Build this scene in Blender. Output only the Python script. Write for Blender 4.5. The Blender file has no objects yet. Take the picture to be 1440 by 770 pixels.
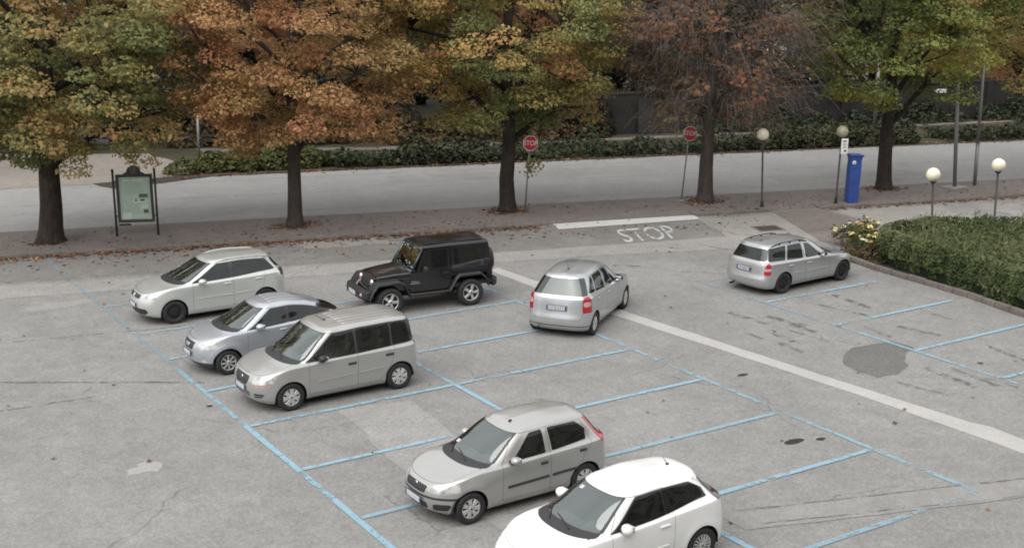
import bpy, bmesh, math, random
import numpy as np
from mathutils import Vector, Matrix, Euler

random.seed(7); RNG = np.random.default_rng(11)
scene = bpy.context.scene
COL = scene.collection
PI = math.pi

# ------------------------------------------------------------------ camera, sky, sun, exposure
cam_d = bpy.data.cameras.new('camera'); cam = bpy.data.objects.new('camera', cam_d); COL.objects.link(cam)
cam_d.sensor_width = 36; cam_d.lens = 45.112; cam_d.clip_start = .3; cam_d.clip_end = 1500
_p, _yaw = 0.24685, 0.56379
_f = Vector((math.sin(_yaw)*math.cos(_p), math.cos(_yaw)*math.cos(_p), -math.sin(_p)))
cam.location = (-8.884, -20.170, 9.755)
cam.rotation_euler = _f.to_track_quat('-Z', 'Y').to_euler()
scene.camera = cam

SUN_EL, SUN_AZ = math.radians(54), math.radians(244)      # high veiled sun at the left
world = bpy.data.worlds.new('World'); scene.world = world; world.use_nodes = True
nt = world.node_tree; nt.nodes.clear()
sky = nt.nodes.new('ShaderNodeTexSky'); sky.sky_type = 'NISHITA'; sky.sun_disc = False
sky.sun_elevation = SUN_EL; sky.sun_rotation = SUN_AZ; sky.air_density = 1.0; sky.dust_density = 6.0; sky.ozone_density = 1.0
hsv = nt.nodes.new('ShaderNodeHueSaturation'); hsv.inputs['Saturation'].default_value = .22
bg = nt.nodes.new('ShaderNodeBackground'); bg.inputs['Strength'].default_value = .105
wo = nt.nodes.new('ShaderNodeOutputWorld')
cloud = nt.nodes.new('ShaderNodeTexNoise'); cloud.inputs['Scale'].default_value = 2.2; cloud.inputs['Detail'].default_value = 5      # an even cloud deck over the clear sky
crp = nt.nodes.new('ShaderNodeValToRGB'); crp.color_ramp.elements[0].position = .3; crp.color_ramp.elements[1].position = .75
crp.color_ramp.elements[0].color = (6.6, 6.8, 7.1, 1); crp.color_ramp.elements[1].color = (9.2, 9.2, 9.2, 1)
mxs = nt.nodes.new('ShaderNodeMix'); mxs.data_type = 'RGBA'; mxs.inputs[0].default_value = .78
_tc = nt.nodes.new('ShaderNodeTexCoord'); nt.links.new(_tc.outputs['Generated'], cloud.inputs['Vector']); nt.links.new(cloud.outputs['Fac'], crp.inputs[0])
nt.links.new(sky.outputs[0], hsv.inputs['Color']); nt.links.new(hsv.outputs[0], mxs.inputs[6]); nt.links.new(crp.outputs[0], mxs.inputs[7]); nt.links.new(mxs.outputs[2], bg.inputs[0]); nt.links.new(bg.outputs[0], wo.inputs[0])
sun_d = bpy.data.lights.new('sun', 'SUN'); sun_d.energy = 1.4; sun_d.angle = math.radians(70); sun_d.color = (1, .97, .93)
sun = bpy.data.objects.new('sun', sun_d); COL.objects.link(sun)
_d = Vector((math.sin(SUN_AZ)*math.cos(SUN_EL), math.cos(SUN_AZ)*math.cos(SUN_EL), math.sin(SUN_EL)))
sun.rotation_euler = _d.to_track_quat('Z', 'Y').to_euler(); sun.location = (0, 0, 40)
scene.cycles.filter_width = 1.85
vs = scene.view_settings
vs.view_transform = 'Standard'; vs.look = 'None'; vs.gamma = 1; vs.use_curve_mapping = False; vs.exposure = 0.72

# ------------------------------------------------------------------ naming helpers
def link(o, parent=None):
    COL.objects.link(o)
    if parent is not None: o.parent = parent
    return o
def tag(o, label=None, cat=None, group=None, kind=None):
    if label: o['label'] = label
    if cat: o['category'] = cat
    if group: o['group'] = group
    if kind: o['kind'] = kind
    return o
def empty(name, loc=(0, 0, 0), rz=0, **k):
    o = bpy.data.objects.new(name, None); o.empty_display_size = .2
    link(o); o.location = loc; o.rotation_euler = (0, 0, rz)
    return tag(o, **k)

# ------------------------------------------------------------------ materials
def newmat(name):
    m = bpy.data.materials.new(name); m.use_nodes = True
    n = m.node_tree.nodes; n.clear()
    out = n.new('ShaderNodeOutputMaterial')
    return m, m.node_tree, out
def princ(nt_, out, color=(.5, .5, .5), rough=.5, metal=0, coat=0, spec=.5, coat_rough=.05):
    b = nt_.nodes.new('ShaderNodeBsdfPrincipled')
    b.inputs['Base Color'].default_value = (*color, 1); b.inputs['Roughness'].default_value = rough
    b.inputs['Metallic'].default_value = metal; b.inputs['Coat Weight'].default_value = coat
    b.inputs['Specular IOR Level'].default_value = spec; b.inputs['Coat Roughness'].default_value = coat_rough
    nt_.links.new(b.outputs[0], out.inputs[0]); return b
def noise(nt_, scale, detail=4, rough=.6, vec=None, dist=0, dim='3D'):
    t = nt_.nodes.new('ShaderNodeTexNoise'); t.inputs['Scale'].default_value = scale
    t.inputs['Detail'].default_value = detail; t.inputs['Roughness'].default_value = rough
    t.inputs['Distortion'].default_value = dist
    if vec is not None: nt_.links.new(vec, t.inputs['Vector'])
    return t.outputs['Fac']
def coords(nt_, kind='Object', scale=None):
    c = nt_.nodes.new('ShaderNodeTexCoord')
    if scale is None: return c.outputs[kind]
    mp = nt_.nodes.new('ShaderNodeMapping'); mp.inputs['Scale'].default_value = scale
    nt_.links.new(c.outputs[kind], mp.inputs[0]); return mp.outputs[0]
def ramp(nt_, fac, stops):
    r = nt_.nodes.new('ShaderNodeValToRGB'); e = r.color_ramp.elements
    while len(e) < len(stops): e.new(.5)
    for el, (p, c) in zip(e, stops):
        el.position = p; el.color = (*c, 1) if len(c) == 3 else c
    nt_.links.new(fac, r.inputs[0]); return r.outputs[0]
def mixc(nt_, fac, a, b, mode='MIX'):
    m = nt_.nodes.new('ShaderNodeMix'); m.data_type = 'RGBA'; m.blend_type = mode
    for sock, v in ((m.inputs[0], fac), (m.inputs[6], a), (m.inputs[7], b)):
        if isinstance(v, (int, float)): sock.default_value = v
        elif isinstance(v, tuple): sock.default_value = (*v, 1) if len(v) == 3 else v
        else: nt_.links.new(v, sock)
    return m.outputs[2]
def mth(nt_, op, a, b=None, clamp=False):
    m = nt_.nodes.new('ShaderNodeMath'); m.operation = op; m.use_clamp = clamp
    for i, v in enumerate((a, b)):
        if v is None: continue
        if isinstance(v, (int, float)): m.inputs[i].default_value = v
        else: nt_.links.new(v, m.inputs[i])
    return m.outputs[0]
def bump(nt_, bsdf, h, strength=.3, dist=.01):
    b = nt_.nodes.new('ShaderNodeBump'); b.inputs['Strength'].default_value = strength; b.inputs['Distance'].default_value = dist
    nt_.links.new(h, b.inputs['Height']); nt_.links.new(b.outputs[0], bsdf.inputs['Normal'])

def mat_simple(name, color, rough=.5, metal=0, coat=0, spec=.5, var=.12, vscale=6):
    m, t, o = newmat(name); b = princ(t, o, color, rough, metal, coat, spec)
    n = noise(t, vscale, 5, .65, coords(t))
    c = ramp(t, n, [(.3, tuple(max(0, x*(1-var)) for x in color)), (.7, tuple(min(1, x*(1+var)) for x in color))])
    t.links.new(c, b.inputs['Base Color'])
    r = mth(t, 'MULTIPLY_ADD', n, .2); 
    m_ = r.node; m_.inputs[2].default_value = max(0, rough-.1); t.links.new(r, b.inputs['Roughness'])
    return m

def mat_asphalt(name, c_lo, c_hi, grain=.5, blotch=.15, cracks=.6, tint=None):
    m, t, o = newmat(name); b = princ(t, o, c_hi, .85, spec=.35)
    v = coords(t)
    big = noise(t, .22, 5, .62, v, .6); mid = noise(t, 1.7, 6, .7, v, .3); fine = noise(t, 55, 3, .7, v); grit = noise(t, 16, 4, .75, v)
    f = mth(t, 'ADD', mth(t, 'MULTIPLY', big, .5), mth(t, 'MULTIPLY', mid, .5))
    col = ramp(t, f, [(.36, c_lo), (.64, c_hi)])
    col = mixc(t, grain, col, ramp(t, fine, [(.3, (.25, .25, .25)), (.5, (.5, .5, .5)), (.72, (.8, .79, .77))]), 'OVERLAY')
    col = mixc(t, grain, col, ramp(t, grit, [(.3, (.3, .3, .3)), (.7, (.68, .68, .67))]), 'OVERLAY')
    gr2 = noise(t, 7, 8, .8, v, .2)
    col = mixc(t, grain*.9, col, ramp(t, gr2, [(.34, (.33, .33, .335)), (.5, (.5, .5, .5)), (.66, (.66, .655, .645))]), 'OVERLAY')
    sto = t.nodes.new('ShaderNodeTexVoronoi'); sto.inputs['Scale'].default_value = 26; t.links.new(v, sto.inputs['Vector'])
    stv = t.nodes.new('ShaderNodeSeparateColor'); t.links.new(sto.outputs['Color'], stv.inputs[0])
    col = mixc(t, grain*.55, col, ramp(t, stv.outputs[0], [(0, (.36, .36, .36)), (.6, (.5, .5, .5)), (.86, (.56, .56, .55)), (1, (.78, .77, .74))]), 'OVERLAY')
    # darker drips and stains with shapes of their own
    st = noise(t, .55, 7, .72, coords(t, 'Object', (1, .45, 1)), 1.2)
    stm = ramp(t, st, [(.60, (0, 0, 0)), (.70, (1, 1, 1))])
    col = mixc(t, mth(t, 'MULTIPLY', stm, blotch), col, tuple(x*.45 for x in c_lo))
    ls = noise(t, .42, 6, .7, coords(t, 'Object', (.6, 1, 1)), .8)
    lsm = ramp(t, ls, [(.62, (0, 0, 0)), (.69, (1, 1, 1))])
    col = mixc(t, mth(t, 'MULTIPLY', lsm, blotch*.7), col, tuple(min(1, x*1.5) for x in c_hi))
    spd = t.nodes.new('ShaderNodeTexVoronoi'); spd.inputs['Scale'].default_value = 1.9
    t.links.new(v, spd.inputs['Vector'])
    spm = mth(t, 'LESS_THAN', spd.outputs['Distance'], .05)
    col = mixc(t, mth(t, 'MULTIPLY', spm, .35), col, tuple(x*.35 for x in c_lo))
    if cracks:
        vm = t.nodes.new('ShaderNodeVectorMath'); vm.operation = 'ADD'
        nz = t.nodes.new('ShaderNodeTexNoise'); nz.inputs['Scale'].default_value = .8; nz.inputs['Detail'].default_value = 6
        t.links.new(v, nz.inputs['Vector'])
        t.links.new(nz.outputs['Color'], vm.inputs[0]); t.links.new(v, vm.inputs[1])
        vo = t.nodes.new('ShaderNodeTexVoronoi'); vo.feature = 'DISTANCE_TO_EDGE'; vo.inputs['Scale'].default_value = .16
        t.links.new(vm.outputs[0], vo.inputs['Vector'])
        ck = mth(t, 'LESS_THAN', vo.outputs['Distance'], .0028)
        msk = ramp(t, noise(t, .33, 3, .6, v), [(.5, (0, 0, 0)), (.56, (1, 1, 1))])
        col = mixc(t, mth(t, 'MULTIPLY', mth(t, 'MULTIPLY', ck, msk), .55*cracks), col, (.03, .03, .03))
    t.links.new(col, b.inputs['Base Color'])
    bump(t, b, fine, .35, .01)
    return m

def mat_paint_line(name, color, wear=.45, wscale=4, alpha=.86):
    """thin road paint, worn through in flakes (transparent where it is gone)"""
    m, t, o = newmat(name); b = princ(t, o, color, .7, spec=.3)
    v = coords(t)
    w = mth(t, 'ADD', mth(t, 'MULTIPLY', noise(t, wscale, 6, .75, v, .5), .55), mth(t, 'MULTIPLY', noise(t, .45, 3, .6, v), .45))
    fac = ramp(t, w, [(wear-.035, (0, 0, 0)), (wear+.05, (1, 1, 1))])
    n2 = noise(t, 30, 4, .7, v)
    c = ramp(t, n2, [(.3, tuple(x*.72 for x in color)), (.7, tuple(min(1, x*1.12) for x in color))])
    t.links.new(c, b.inputs['Base Color'])
    tr = t.nodes.new('ShaderNodeBsdfTransparent'); mx = t.nodes.new('ShaderNodeMixShader')
    t.links.new(mth(t, 'MULTIPLY', fac, alpha), mx.inputs[0]); t.links.new(tr.outputs[0], mx.inputs[1]); t.links.new(b.outputs[0], mx.inputs[2])
    t.links.new(mx.outputs[0], o.inputs[0])
    return m
def mat_stain(name, color, thr=.5, scale=(1, 1, 1), ns=3, alpha=.6):
    m, t, o = newmat(name); b = princ(t, o, color, .85, spec=.2)
    w = noise(t, ns, 6, .7, coords(t, 'Object', scale), .6)
    fac = mth(t, 'MULTIPLY', ramp(t, w, [(thr-.06, (0, 0, 0)), (thr+.08, (1, 1, 1))]), alpha)
    tr = t.nodes.new('ShaderNodeBsdfTransparent'); mx = t.nodes.new('ShaderNodeMixShader')
    t.links.new(fac, mx.inputs[0]); t.links.new(tr.outputs[0], mx.inputs[1]); t.links.new(b.outputs[0], mx.inputs[2])
    t.links.new(mx.outputs[0], o.inputs[0])
    return m

def mat_carpaint(name, color, metal=.0, rough=.35, flake=True, dirt=.12, coat=1.0):
    m, t, o = newmat(name); b = princ(t, o, color, rough, metal, coat)
    b.inputs['Coat Roughness'].default_value = .06
    v = coords(t)
    d = noise(t, 1.3, 6, .7, v, .4)
    c = mixc(t, mth(t, 'MULTIPLY', ramp(t, d, [(.45, (0, 0, 0)), (.75, (1, 1, 1))]), dirt), color, tuple(x*.6 for x in color))
    # road film: a band of dust near the sills and a light one on the upper faces
    sp = t.nodes.new('ShaderNodeSeparateXYZ'); t.links.new(v, sp.inputs[0])
    low = mth(t, 'MULTIPLY', ramp(t, sp.outputs[2], [(.22, (1, 1, 1)), (.5, (0, 0, 0))]), dirt*1.6)
    c = mixc(t, mth(t, 'MULTIPLY', low, noise(t, 7, 5, .7, v)), c, (.17, .155, .13))
    if flake:
        fl = noise(t, 260, 2, .5, v)
        c = mixc(t, .18, c, ramp(t, fl, [(.35, (.35, .35, .35)), (.65, (.66, .66, .66))]), 'OVERLAY')
    t.links.new(c, b.inputs['Base Color'])
    r = mth(t, 'MULTIPLY_ADD', d, .18); r.node.inputs[2].default_value = rough-.08
    t.links.new(r, b.inputs['Roughness'])
    return m
def mat_glass(name, tint=(.35, .42, .4), refl=1.55):
    m, t, o = newmat(name)
    tr = t.nodes.new('ShaderNodeBsdfTransparent'); tr.inputs[0].default_value = (*tint, 1)
    gl = t.nodes.new('ShaderNodeBsdfGlossy'); gl.inputs['Roughness'].default_value = .02; gl.inputs[0].default_value = (.9, .97, .96, 1)
    fr = t.nodes.new('ShaderNodeFresnel'); fr.inputs['IOR'].default_value = refl
    n = noise(t, 5, 5, .7, coords(t))
    dust = t.nodes.new('ShaderNodeBsdfDiffuse'); dust.inputs[0].default_value = (.4, .4, .38, 1)
    mx = t.nodes.new('ShaderNodeMixShader'); mx2 = t.nodes.new('ShaderNodeMixShader')
    t.links.new(mth(t, 'MULTIPLY', n, .05), mx2.inputs[0]); t.links.new(tr.outputs[0], mx2.inputs[1]); t.links.new(dust.outputs[0], mx2.inputs[2])
    t.links.new(fr.outputs[0], mx.inputs[0]); t.links.new(mx2.outputs[0], mx.inputs[1]); t.links.new(gl.outputs[0], mx.inputs[2])
    t.links.new(mx.outputs[0], o.inputs[0])
    return m
def mat_leaf(name, stops, trans=.45, shade=.24):
    """leaf pigment by clump ('tint') and by leaf ('rnd')"""
    m, t, o = newmat(name)
    a = t.nodes.new('ShaderNodeAttribute'); a.attribute_name = 'tint'
    r = t.nodes.new('ShaderNodeAttribute'); r.attribute_name = 'rnd'
    c = ramp(t, a.outputs['Fac'], stops)
    c = mixc(t, shade, c, ramp(t, r.outputs['Fac'], [(0, (.18, .18, .16)), (.5, (.5, .5, .5)), (1, (.86, .84, .78))]), 'OVERLAY')
    d = t.nodes.new('ShaderNodeBsdfPrincipled'); d.inputs['Roughness'].default_value = .65; d.inputs['Specular IOR Level'].default_value = .25
    tl = t.nodes.new('ShaderNodeBsdfTranslucent')
    t.links.new(c, d.inputs['Base Color']); t.links.new(c, tl.inputs[0])
    mx = t.nodes.new('ShaderNodeMixShader'); mx.inputs[0].default_value = trans
    t.links.new(d.outputs[0], mx.inputs[1]); t.links.new(tl.outputs[0], mx.inputs[2]); t.links.new(mx.outputs[0], o.inputs[0])
    return m
def mat_bark(name, c1, c2):
    m, t, o = newmat(name); b = princ(t, o, c1, .9, spec=.2)
    v = coords(t, 'Object', (6, 6, 1.2)); n = noise(t, 2.2, 7, .75, v, .5)
    lich = ramp(t, noise(t, 1.1, 5, .7, coords(t), .4), [(.52, (0, 0, 0)), (.66, (1, 1, 1))])
    t.links.new(mixc(t, mth(t, 'MULTIPLY', lich, .45), ramp(t, n, [(.3, c1), (.7, c2)]), (.11, .115, .085)), b.inputs['Base Color']); bump(t, b, n, 1.0, .09)
    return m

M = {}
M['asphalt'] = mat_asphalt('asphalt_lot', (.182, .178, .173), (.258, .253, .246))
M['asphalt_dark'] = mat_asphalt('asphalt_dark', (.115, .108, .103), (.165, .157, .150))
M['asphalt_entry'] = mat_asphalt('asphalt_entry', (.145, .14, .134), (.215, .208, .20), blotch=.22)
M['asphalt_light'] = mat_asphalt('asphalt_light_patch', (.228, .222, .214), (.30, .293, .282), blotch=.15, cracks=.6)
M['asphalt_strip'] = mat_asphalt('asphalt_strip', (.20, .194, .187), (.275, .268, .258), grain=.3, blotch=.1, cracks=0)
M['asphalt_pale'] = mat_asphalt('asphalt_pale_band', (.34, .33, .315), (.41, .40, .385), grain=.2, blotch=.12, cracks=.3)
M['asphalt_walk'] = mat_asphalt('asphalt_sidewalk', (.132, .112, .103), (.200, .172, .160), blotch=.3, cracks=.7)
M['asphalt_road'] = mat_asphalt('asphalt_road', (.225, .221, .216), (.285, .28, .273), grain=.25, blotch=.12, cracks=.5)
M['asphalt_repair'] = mat_asphalt('asphalt_repair', (.10, .096, .092), (.15, .145, .139), cracks=0)
M['concrete'] = mat_asphalt('concrete', (.21, .20, .185), (.30, .288, .265), grain=.25, blotch=.3, cracks=.8)
M['gravel'] = mat_asphalt('gravel', (.19, .165, .148), (.27, .24, .215), grain=.5, blotch=.25, cracks=0)
M['kerb'] = mat_asphalt('kerb_stone', (.11, .095, .085), (.19, .17, .155), grain=.4, blotch=.4, cracks=.4)
M['soil'] = mat_asphalt('soil', (.035, .027, .02), (.075, .058, .042), grain=.5, blotch=.3, cracks=0)
M['park'] = mat_asphalt('park_ground', (.03, .034, .018), (.07, .062, .035), grain=.55, blotch=.5, cracks=0)
M['blue'] = mat_paint_line('blue_road_paint', (.28, .44, .53), .445)
M['blue_worn'] = mat_paint_line('blue_road_paint_worn', (.28, .43, .51), .455, 4, .75)
M['blue_ghost'] = mat_paint_line('blue_road_paint_ghost', (.27, .39, .46), .45, 4, .42)
M['white_line'] = mat_paint_line('white_road_paint', (.68, .68, .66), .30, 5)
M['white_worn'] = mat_paint_line('white_lettering_paint', (.58, .58, .56), .42, 7)
M['stain'] = mat_stain('tyre_stain', (.06, .057, .055), .5, (1, 1, 1), 2.5, .38)
M['oil'] = mat_stain('oil_stain', (.03, .029, .028), .3, (1, 1, 1), 6, .75)
M['chalk'] = mat_stain('white_spill', (.5, .49, .47), .36, (1, 1, 1), 4, .5)
M['tar'] = mat_stain('tar_seam', (.06, .057, .054), .46, (1, 1, 1), 3, .42)
M['iron'] = mat_simple('cast_iron', (.06, .055, .05), .6, .3, var=.3, vscale=20)

M['rubber'] = mat_simple('tyre_rubber', (.018, .018, .019), .75, var=.3)
M['plastic'] = mat_simple('black_plastic', (.022, .022, .024), .5)
M['trim'] = mat_simple('dark_trim', (.035, .035, .038), .45)
M['seam'] = mat_simple('panel_gap', (.035, .035, .035), .8)
M['well'] = mat_simple('wheel_well', (.012, .012, .012), .9)
M['alloy'] = mat_simple('alloy', (.55, .55, .54), .35, .6, .3)
M['cap'] = mat_simple('hubcap', (.50, .50, .49), .4, .35, .2)
M['steel'] = mat_simple('black_steel', (.02, .02, .021), .55, .2)
M['chrome'] = mat_simple('chrome', (.7, .7, .7), .15, 1.0, var=.05)
M['lamp'] = None
M['fog_lens'] = mat_simple('fog_lens', (.5, .5, .5), .2, 0, 1)
M['red'] = mat_simple('tail_lamp_red', (.32, .012, .02), .15, 0, 1, var=.3, vscale=40)
M['red_dark'] = mat_simple('tail_lamp_smoked', (.05, .03, .035), .15, 0, 1)
M['clear_lens'] = mat_simple('clear_lens', (.50, .30, .30), .2, 0, 1)
M['amber'] = mat_simple('amber_lens', (.42, .22, .14), .2, 0, 1)
M['interior'] = mat_simple('interior_cloth', (.045, .046, .05), .9, var=.25, vscale=20)
M['interior_pale'] = mat_simple('interior_pale', (.20, .185, .16), .9, var=.2, vscale=20)
M['dash'] = mat_simple('dash_plastic', (.05, .052, .055), .7)
M['dash_grey'] = mat_simple('dash_grey', (.24, .27, .27), .7)
M['plate'] = mat_simple('plate_white', (.46, .47, .49), .4, var=.05)
M['plate_blue'] = mat_simple('plate_blue', (.03, .07, .30), .4)
M['ink'] = mat_simple('black_ink', (.02, .02, .025), .5)
M['glass'] = mat_glass('car_glass', (.60, .68, .66), 2.5)
M['glass_side'] = mat_glass('car_glass_side', (.50, .54, .52), 1.5)
M['glass_dark'] = mat_glass('car_glass_dark', (.16, .18, .18), 1.6)
M['glass_black'] = mat_glass('car_glass_black', (.04, .045, .05), 1.5)
M['glass_rear'] = mat_glass('car_glass_heated', (.48, .56, .54), 2.0)
def _headlamp():
    m, t, o = newmat('headlamp_lens'); b = princ(t, o, (.6, .6, .58), .12, .25, 1)
    n = noise(t, 9, 2, .5, coords(t))
    t.links.new(ramp(t, n, [(.36, (.34, .34, .35)), (.52, (.52, .52, .51)), (.66, (.66, .66, .65))]), b.inputs['Base Color'])
    return m
M['lamp'] = _headlamp()
P_ = {
 'golf': mat_carpaint('paint_silver_cream', (.58, .595, .57), .55, .34),
 'a2': mat_carpaint('paint_silver_blue', (.47, .49, .525), .6, .32),
 'multipla': mat_carpaint('paint_silver_beige', (.425, .424, .412), .6, .34, dirt=.14),
 'punto': mat_carpaint('paint_silver_warm', (.425, .421, .406), .6, .34, dirt=.16),
 'gp': mat_carpaint('paint_white', (.76, .76, .75), 0, .3, flake=False, dirt=.06),
 'picasso': mat_carpaint('paint_silver', (.455, .47, .48), .6, .32),
 'astra': mat_carpaint('paint_silver_old', (.435, .44, .44), .6, .35, dirt=.16),
 'jeep': mat_carpaint('paint_black', (.006, .006, .0075), 0, .22, flake=False, dirt=.05, coat=.7),
}
# ------------------------------------------------------------------ mesh builder
class MB:
    def __init__(s): s.v = []; s.f = []; s.m = []; s.sm = []
    def add(s, verts, faces, mat=0, smooth=False):
        o = len(s.v); s.v += [tuple(v) for v in verts]
        for f in faces: s.f.append(tuple(i+o for i in f)); s.m.append(mat); s.sm.append(smooth)
    def box(s, c, d, mat=0, rot=None, bev=0):
        x, y, z = (k/2 for k in d)
        if bev:
            bm = bmesh.new(); bmesh.ops.create_cube(bm, size=1)
            for v in bm.verts: v.co = Vector((v.co.x*d[0], v.co.y*d[1], v.co.z*d[2]))
            bmesh.ops.bevel(bm, geom=list(bm.edges), offset=bev, segments=3, profile=.5, affect='EDGES')
            vs_ = [v.co.copy() for v in bm.verts]; fs = [[v.index for v in f.verts] for f in bm.faces]; bm.free(); sm = True
        else:
            vs_ = [Vector(p) for p in ((-x,-y,-z),(x,-y,-z),(x,y,-z),(-x,y,-z),(-x,-y,z),(x,-y,z),(x,y,z),(-x,y,z))]
            fs = [(0,3,2,1),(4,5,6,7),(0,1,5,4),(1,2,6,5),(2,3,7,6),(3,0,4,7)]; sm = False
        if rot is not None: vs_ = [rot @ v for v in vs_]
        s.add([v+Vector(c) for v in vs_], fs, mat, sm)
    def tube(s, pts, rad, n=8, mat=0, cap=True, smooth=True):
        pts = [Vector(p) for p in pts]; rad = [rad]*len(pts) if isinstance(rad, (int, float)) else rad
        rings = []; up = Vector((0, 0, 1))
        t0 = (pts[1]-pts[0]).normalized(); a = t0.orthogonal().normalized()
        for i, p in enumerate(pts):
            t = (pts[min(i+1, len(pts)-1)]-pts[max(i-1, 0)]).normalized()
            a = (a - t*a.dot(t)).normalized(); b = t.cross(a)
            rings.append([p + (a*math.cos(2*PI*k/n)+b*math.sin(2*PI*k/n))*rad[i] for k in range(n)])
        vs_ = [v for r in rings for v in r]; fs = []
        for i in range(len(pts)-1):
            for k in range(n): fs.append((i*n+k, i*n+(k+1) % n, (i+1)*n+(k+1) % n, (i+1)*n+k))
        if cap: fs.append(tuple(range(n-1, -1, -1))); fs.append(tuple((len(pts)-1)*n+k for k in range(n)))
        s.add(vs_, fs, mat, smooth)
    def lathe(s, prof, n=24, mat=0, axis='z', c=(0, 0, 0), smooth=True, close=False):
        vs_ = []; c = Vector(c)
        for r, h in prof:
            for k in range(n):
                a = 2*PI*k/n; x, y = r*math.cos(a), r*math.sin(a)
                vs_.append(c+(Vector((x, y, h)) if axis == 'z' else Vector((x, h, -y)) if axis == 'y' else Vector((h, x, y))))
        fs = []; L = len(prof)
        for i in range(L if close else L-1):
            j = (i+1) % L
            for k in range(n): fs.append((i*n+k, i*n+(k+1) % n, j*n+(k+1) % n, j*n+k))
        s.add(vs_, fs, mat, smooth)
    def prism(s, poly, h0, h1, mat=0, axis='z', smooth=False):
        """polygon (ccw in its own plane) extruded between h0 and h1 along axis"""
        def P(a, b, h): return (a, b, h) if axis == 'z' else (a, h, b) if axis == 'y' else (h, a, b)
        n = len(poly); vs_ = [P(a, b, h0) for a, b in poly]+[P(a, b, h1) for a, b in poly]
        fs = [tuple(range(n-1, -1, -1)), tuple(range(n, 2*n))]+[(i, (i+1) % n, n+(i+1) % n, n+i) for i in range(n)]
        s.add(vs_, fs, mat, smooth)
    def sphere(s, c, r, mat=0, n=16, sc=(1, 1, 1), rot=None):
        vs_ = []; fs = []
        for i in range(n//2+1):
            th = PI*i/(n//2)
            for k in range(n):
                p = Vector((math.sin(th)*math.cos(2*PI*k/n)*r*sc[0], math.sin(th)*math.sin(2*PI*k/n)*r*sc[1], math.cos(th)*r*sc[2]))
                if rot is not None: p = rot @ p
                vs_.append(p+Vector(c))
        for i in range(n//2):
            for k in range(n): fs.append((i*n+k, (i+1)*n+k, (i+1)*n+(k+1) % n, i*n+(k+1) % n))
        s.add(vs_, fs, mat, True)
    def text(s, txt, size, mtx, mat=0, depth=.002, sx=1):
        cu = bpy.data.curves.new('t', 'FONT'); cu.body = txt; cu.size = size; cu.align_x = 'CENTER'; cu.align_y = 'CENTER'
        cu.extrude = depth; cu.resolution_u = 3
        ob = bpy.data.objects.new('t', cu); COL.objects.link(ob)
        me = bpy.data.meshes.new_from_object(ob.evaluated_get(bpy.context.evaluated_depsgraph_get()))
        s.add([mtx @ Vector((v.co.x*sx, v.co.y, v.co.z)) for v in me.vertices], [tuple(p.vertices) for p in me.polygons], mat)
        bpy.data.objects.remove(ob); bpy.data.curves.remove(cu); bpy.data.meshes.remove(me)
    def build(s, name, mats, parent=None, bevel=0, **k):
        me = bpy.data.meshes.new(name); me.from_pydata(s.v, [], s.f)
        for m in (mats if isinstance(mats, (list, tuple)) else [mats]): me.materials.append(m)
        me.polygons.foreach_set('material_index', s.m); me.polygons.foreach_set('use_smooth', s.sm)
        me.update(); o = link(bpy.data.objects.new(name, me), parent)
        if bevel:
            b = o.modifiers.new('bevel', 'BEVEL'); b.width = bevel; b.segments = 2; b.limit_method = 'ANGLE'; b.angle_limit = math.radians(40)
        return tag(o, **k)

def wobble(pts, amp=.05, step=.35, seed=1):
    """subdivide a closed outline and roughen it"""
    r = random.Random(seed); out = []
    n = len(pts)
    for i in range(n):
        a, b = Vector(pts[i]), Vector(pts[(i+1) % n]); L = (b-a).length; k = max(1, int(L/step)); nn = Vector((-(b-a).y, (b-a).x))/max(L, 1e-6)
        for j in range(k):
            p = a+(b-a)*(j/k)+nn*(r.uniform(-amp, amp)); out.append((p.x, p.y))
    return out
def sheet(name, pts, z, mat, **k):
    bm = bmesh.new(); vs_ = [bm.verts.new((x, y, z)) for x, y in pts]; f = bm.faces.new(vs_)
    if f.normal.z < 0 or (f.normal_update() or f.normal.z < 0): f.normal_flip()
    bmesh.ops.triangulate(bm, faces=bm.faces[:])
    me = bpy.data.meshes.new(name); bm.to_mesh(me); bm.free(); me.materials.append(mat)
    return tag(link(bpy.data.objects.new(name, me)), **k)
def strip_pts(p, q, w):
    a, b = Vector(p), Vector(q); d = (b-a).normalized(); n = Vector((-d.y, d.x))*w/2
    return [tuple(a-n), tuple(b-n), tuple(b+n), tuple(a+n)]
def slab(name, pts, z0, z1, mat, **k):
    bm = bmesh.new(); vs_ = [bm.verts.new((x, y, z1)) for x, y in pts]; f = bm.faces.new(vs_); f.normal_update()
    if f.normal.z < 0: f.normal_flip()
    r = bmesh.ops.extrude_face_region(bm, geom=[f]); 
    for e in r['geom']:
        if isinstance(e, bmesh.types.BMVert): e.co.z = z0
    bmesh.ops.recalc_face_normals(bm, faces=bm.faces[:])
    me = bpy.data.meshes.new(name); bm.to_mesh(me); bm.free()
    for m in (mat if isinstance(mat, list) else [mat]): me.materials.append(m)
    return tag(link(bpy.data.objects.new(name, me)), **k)
ST = 'structure'

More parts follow.
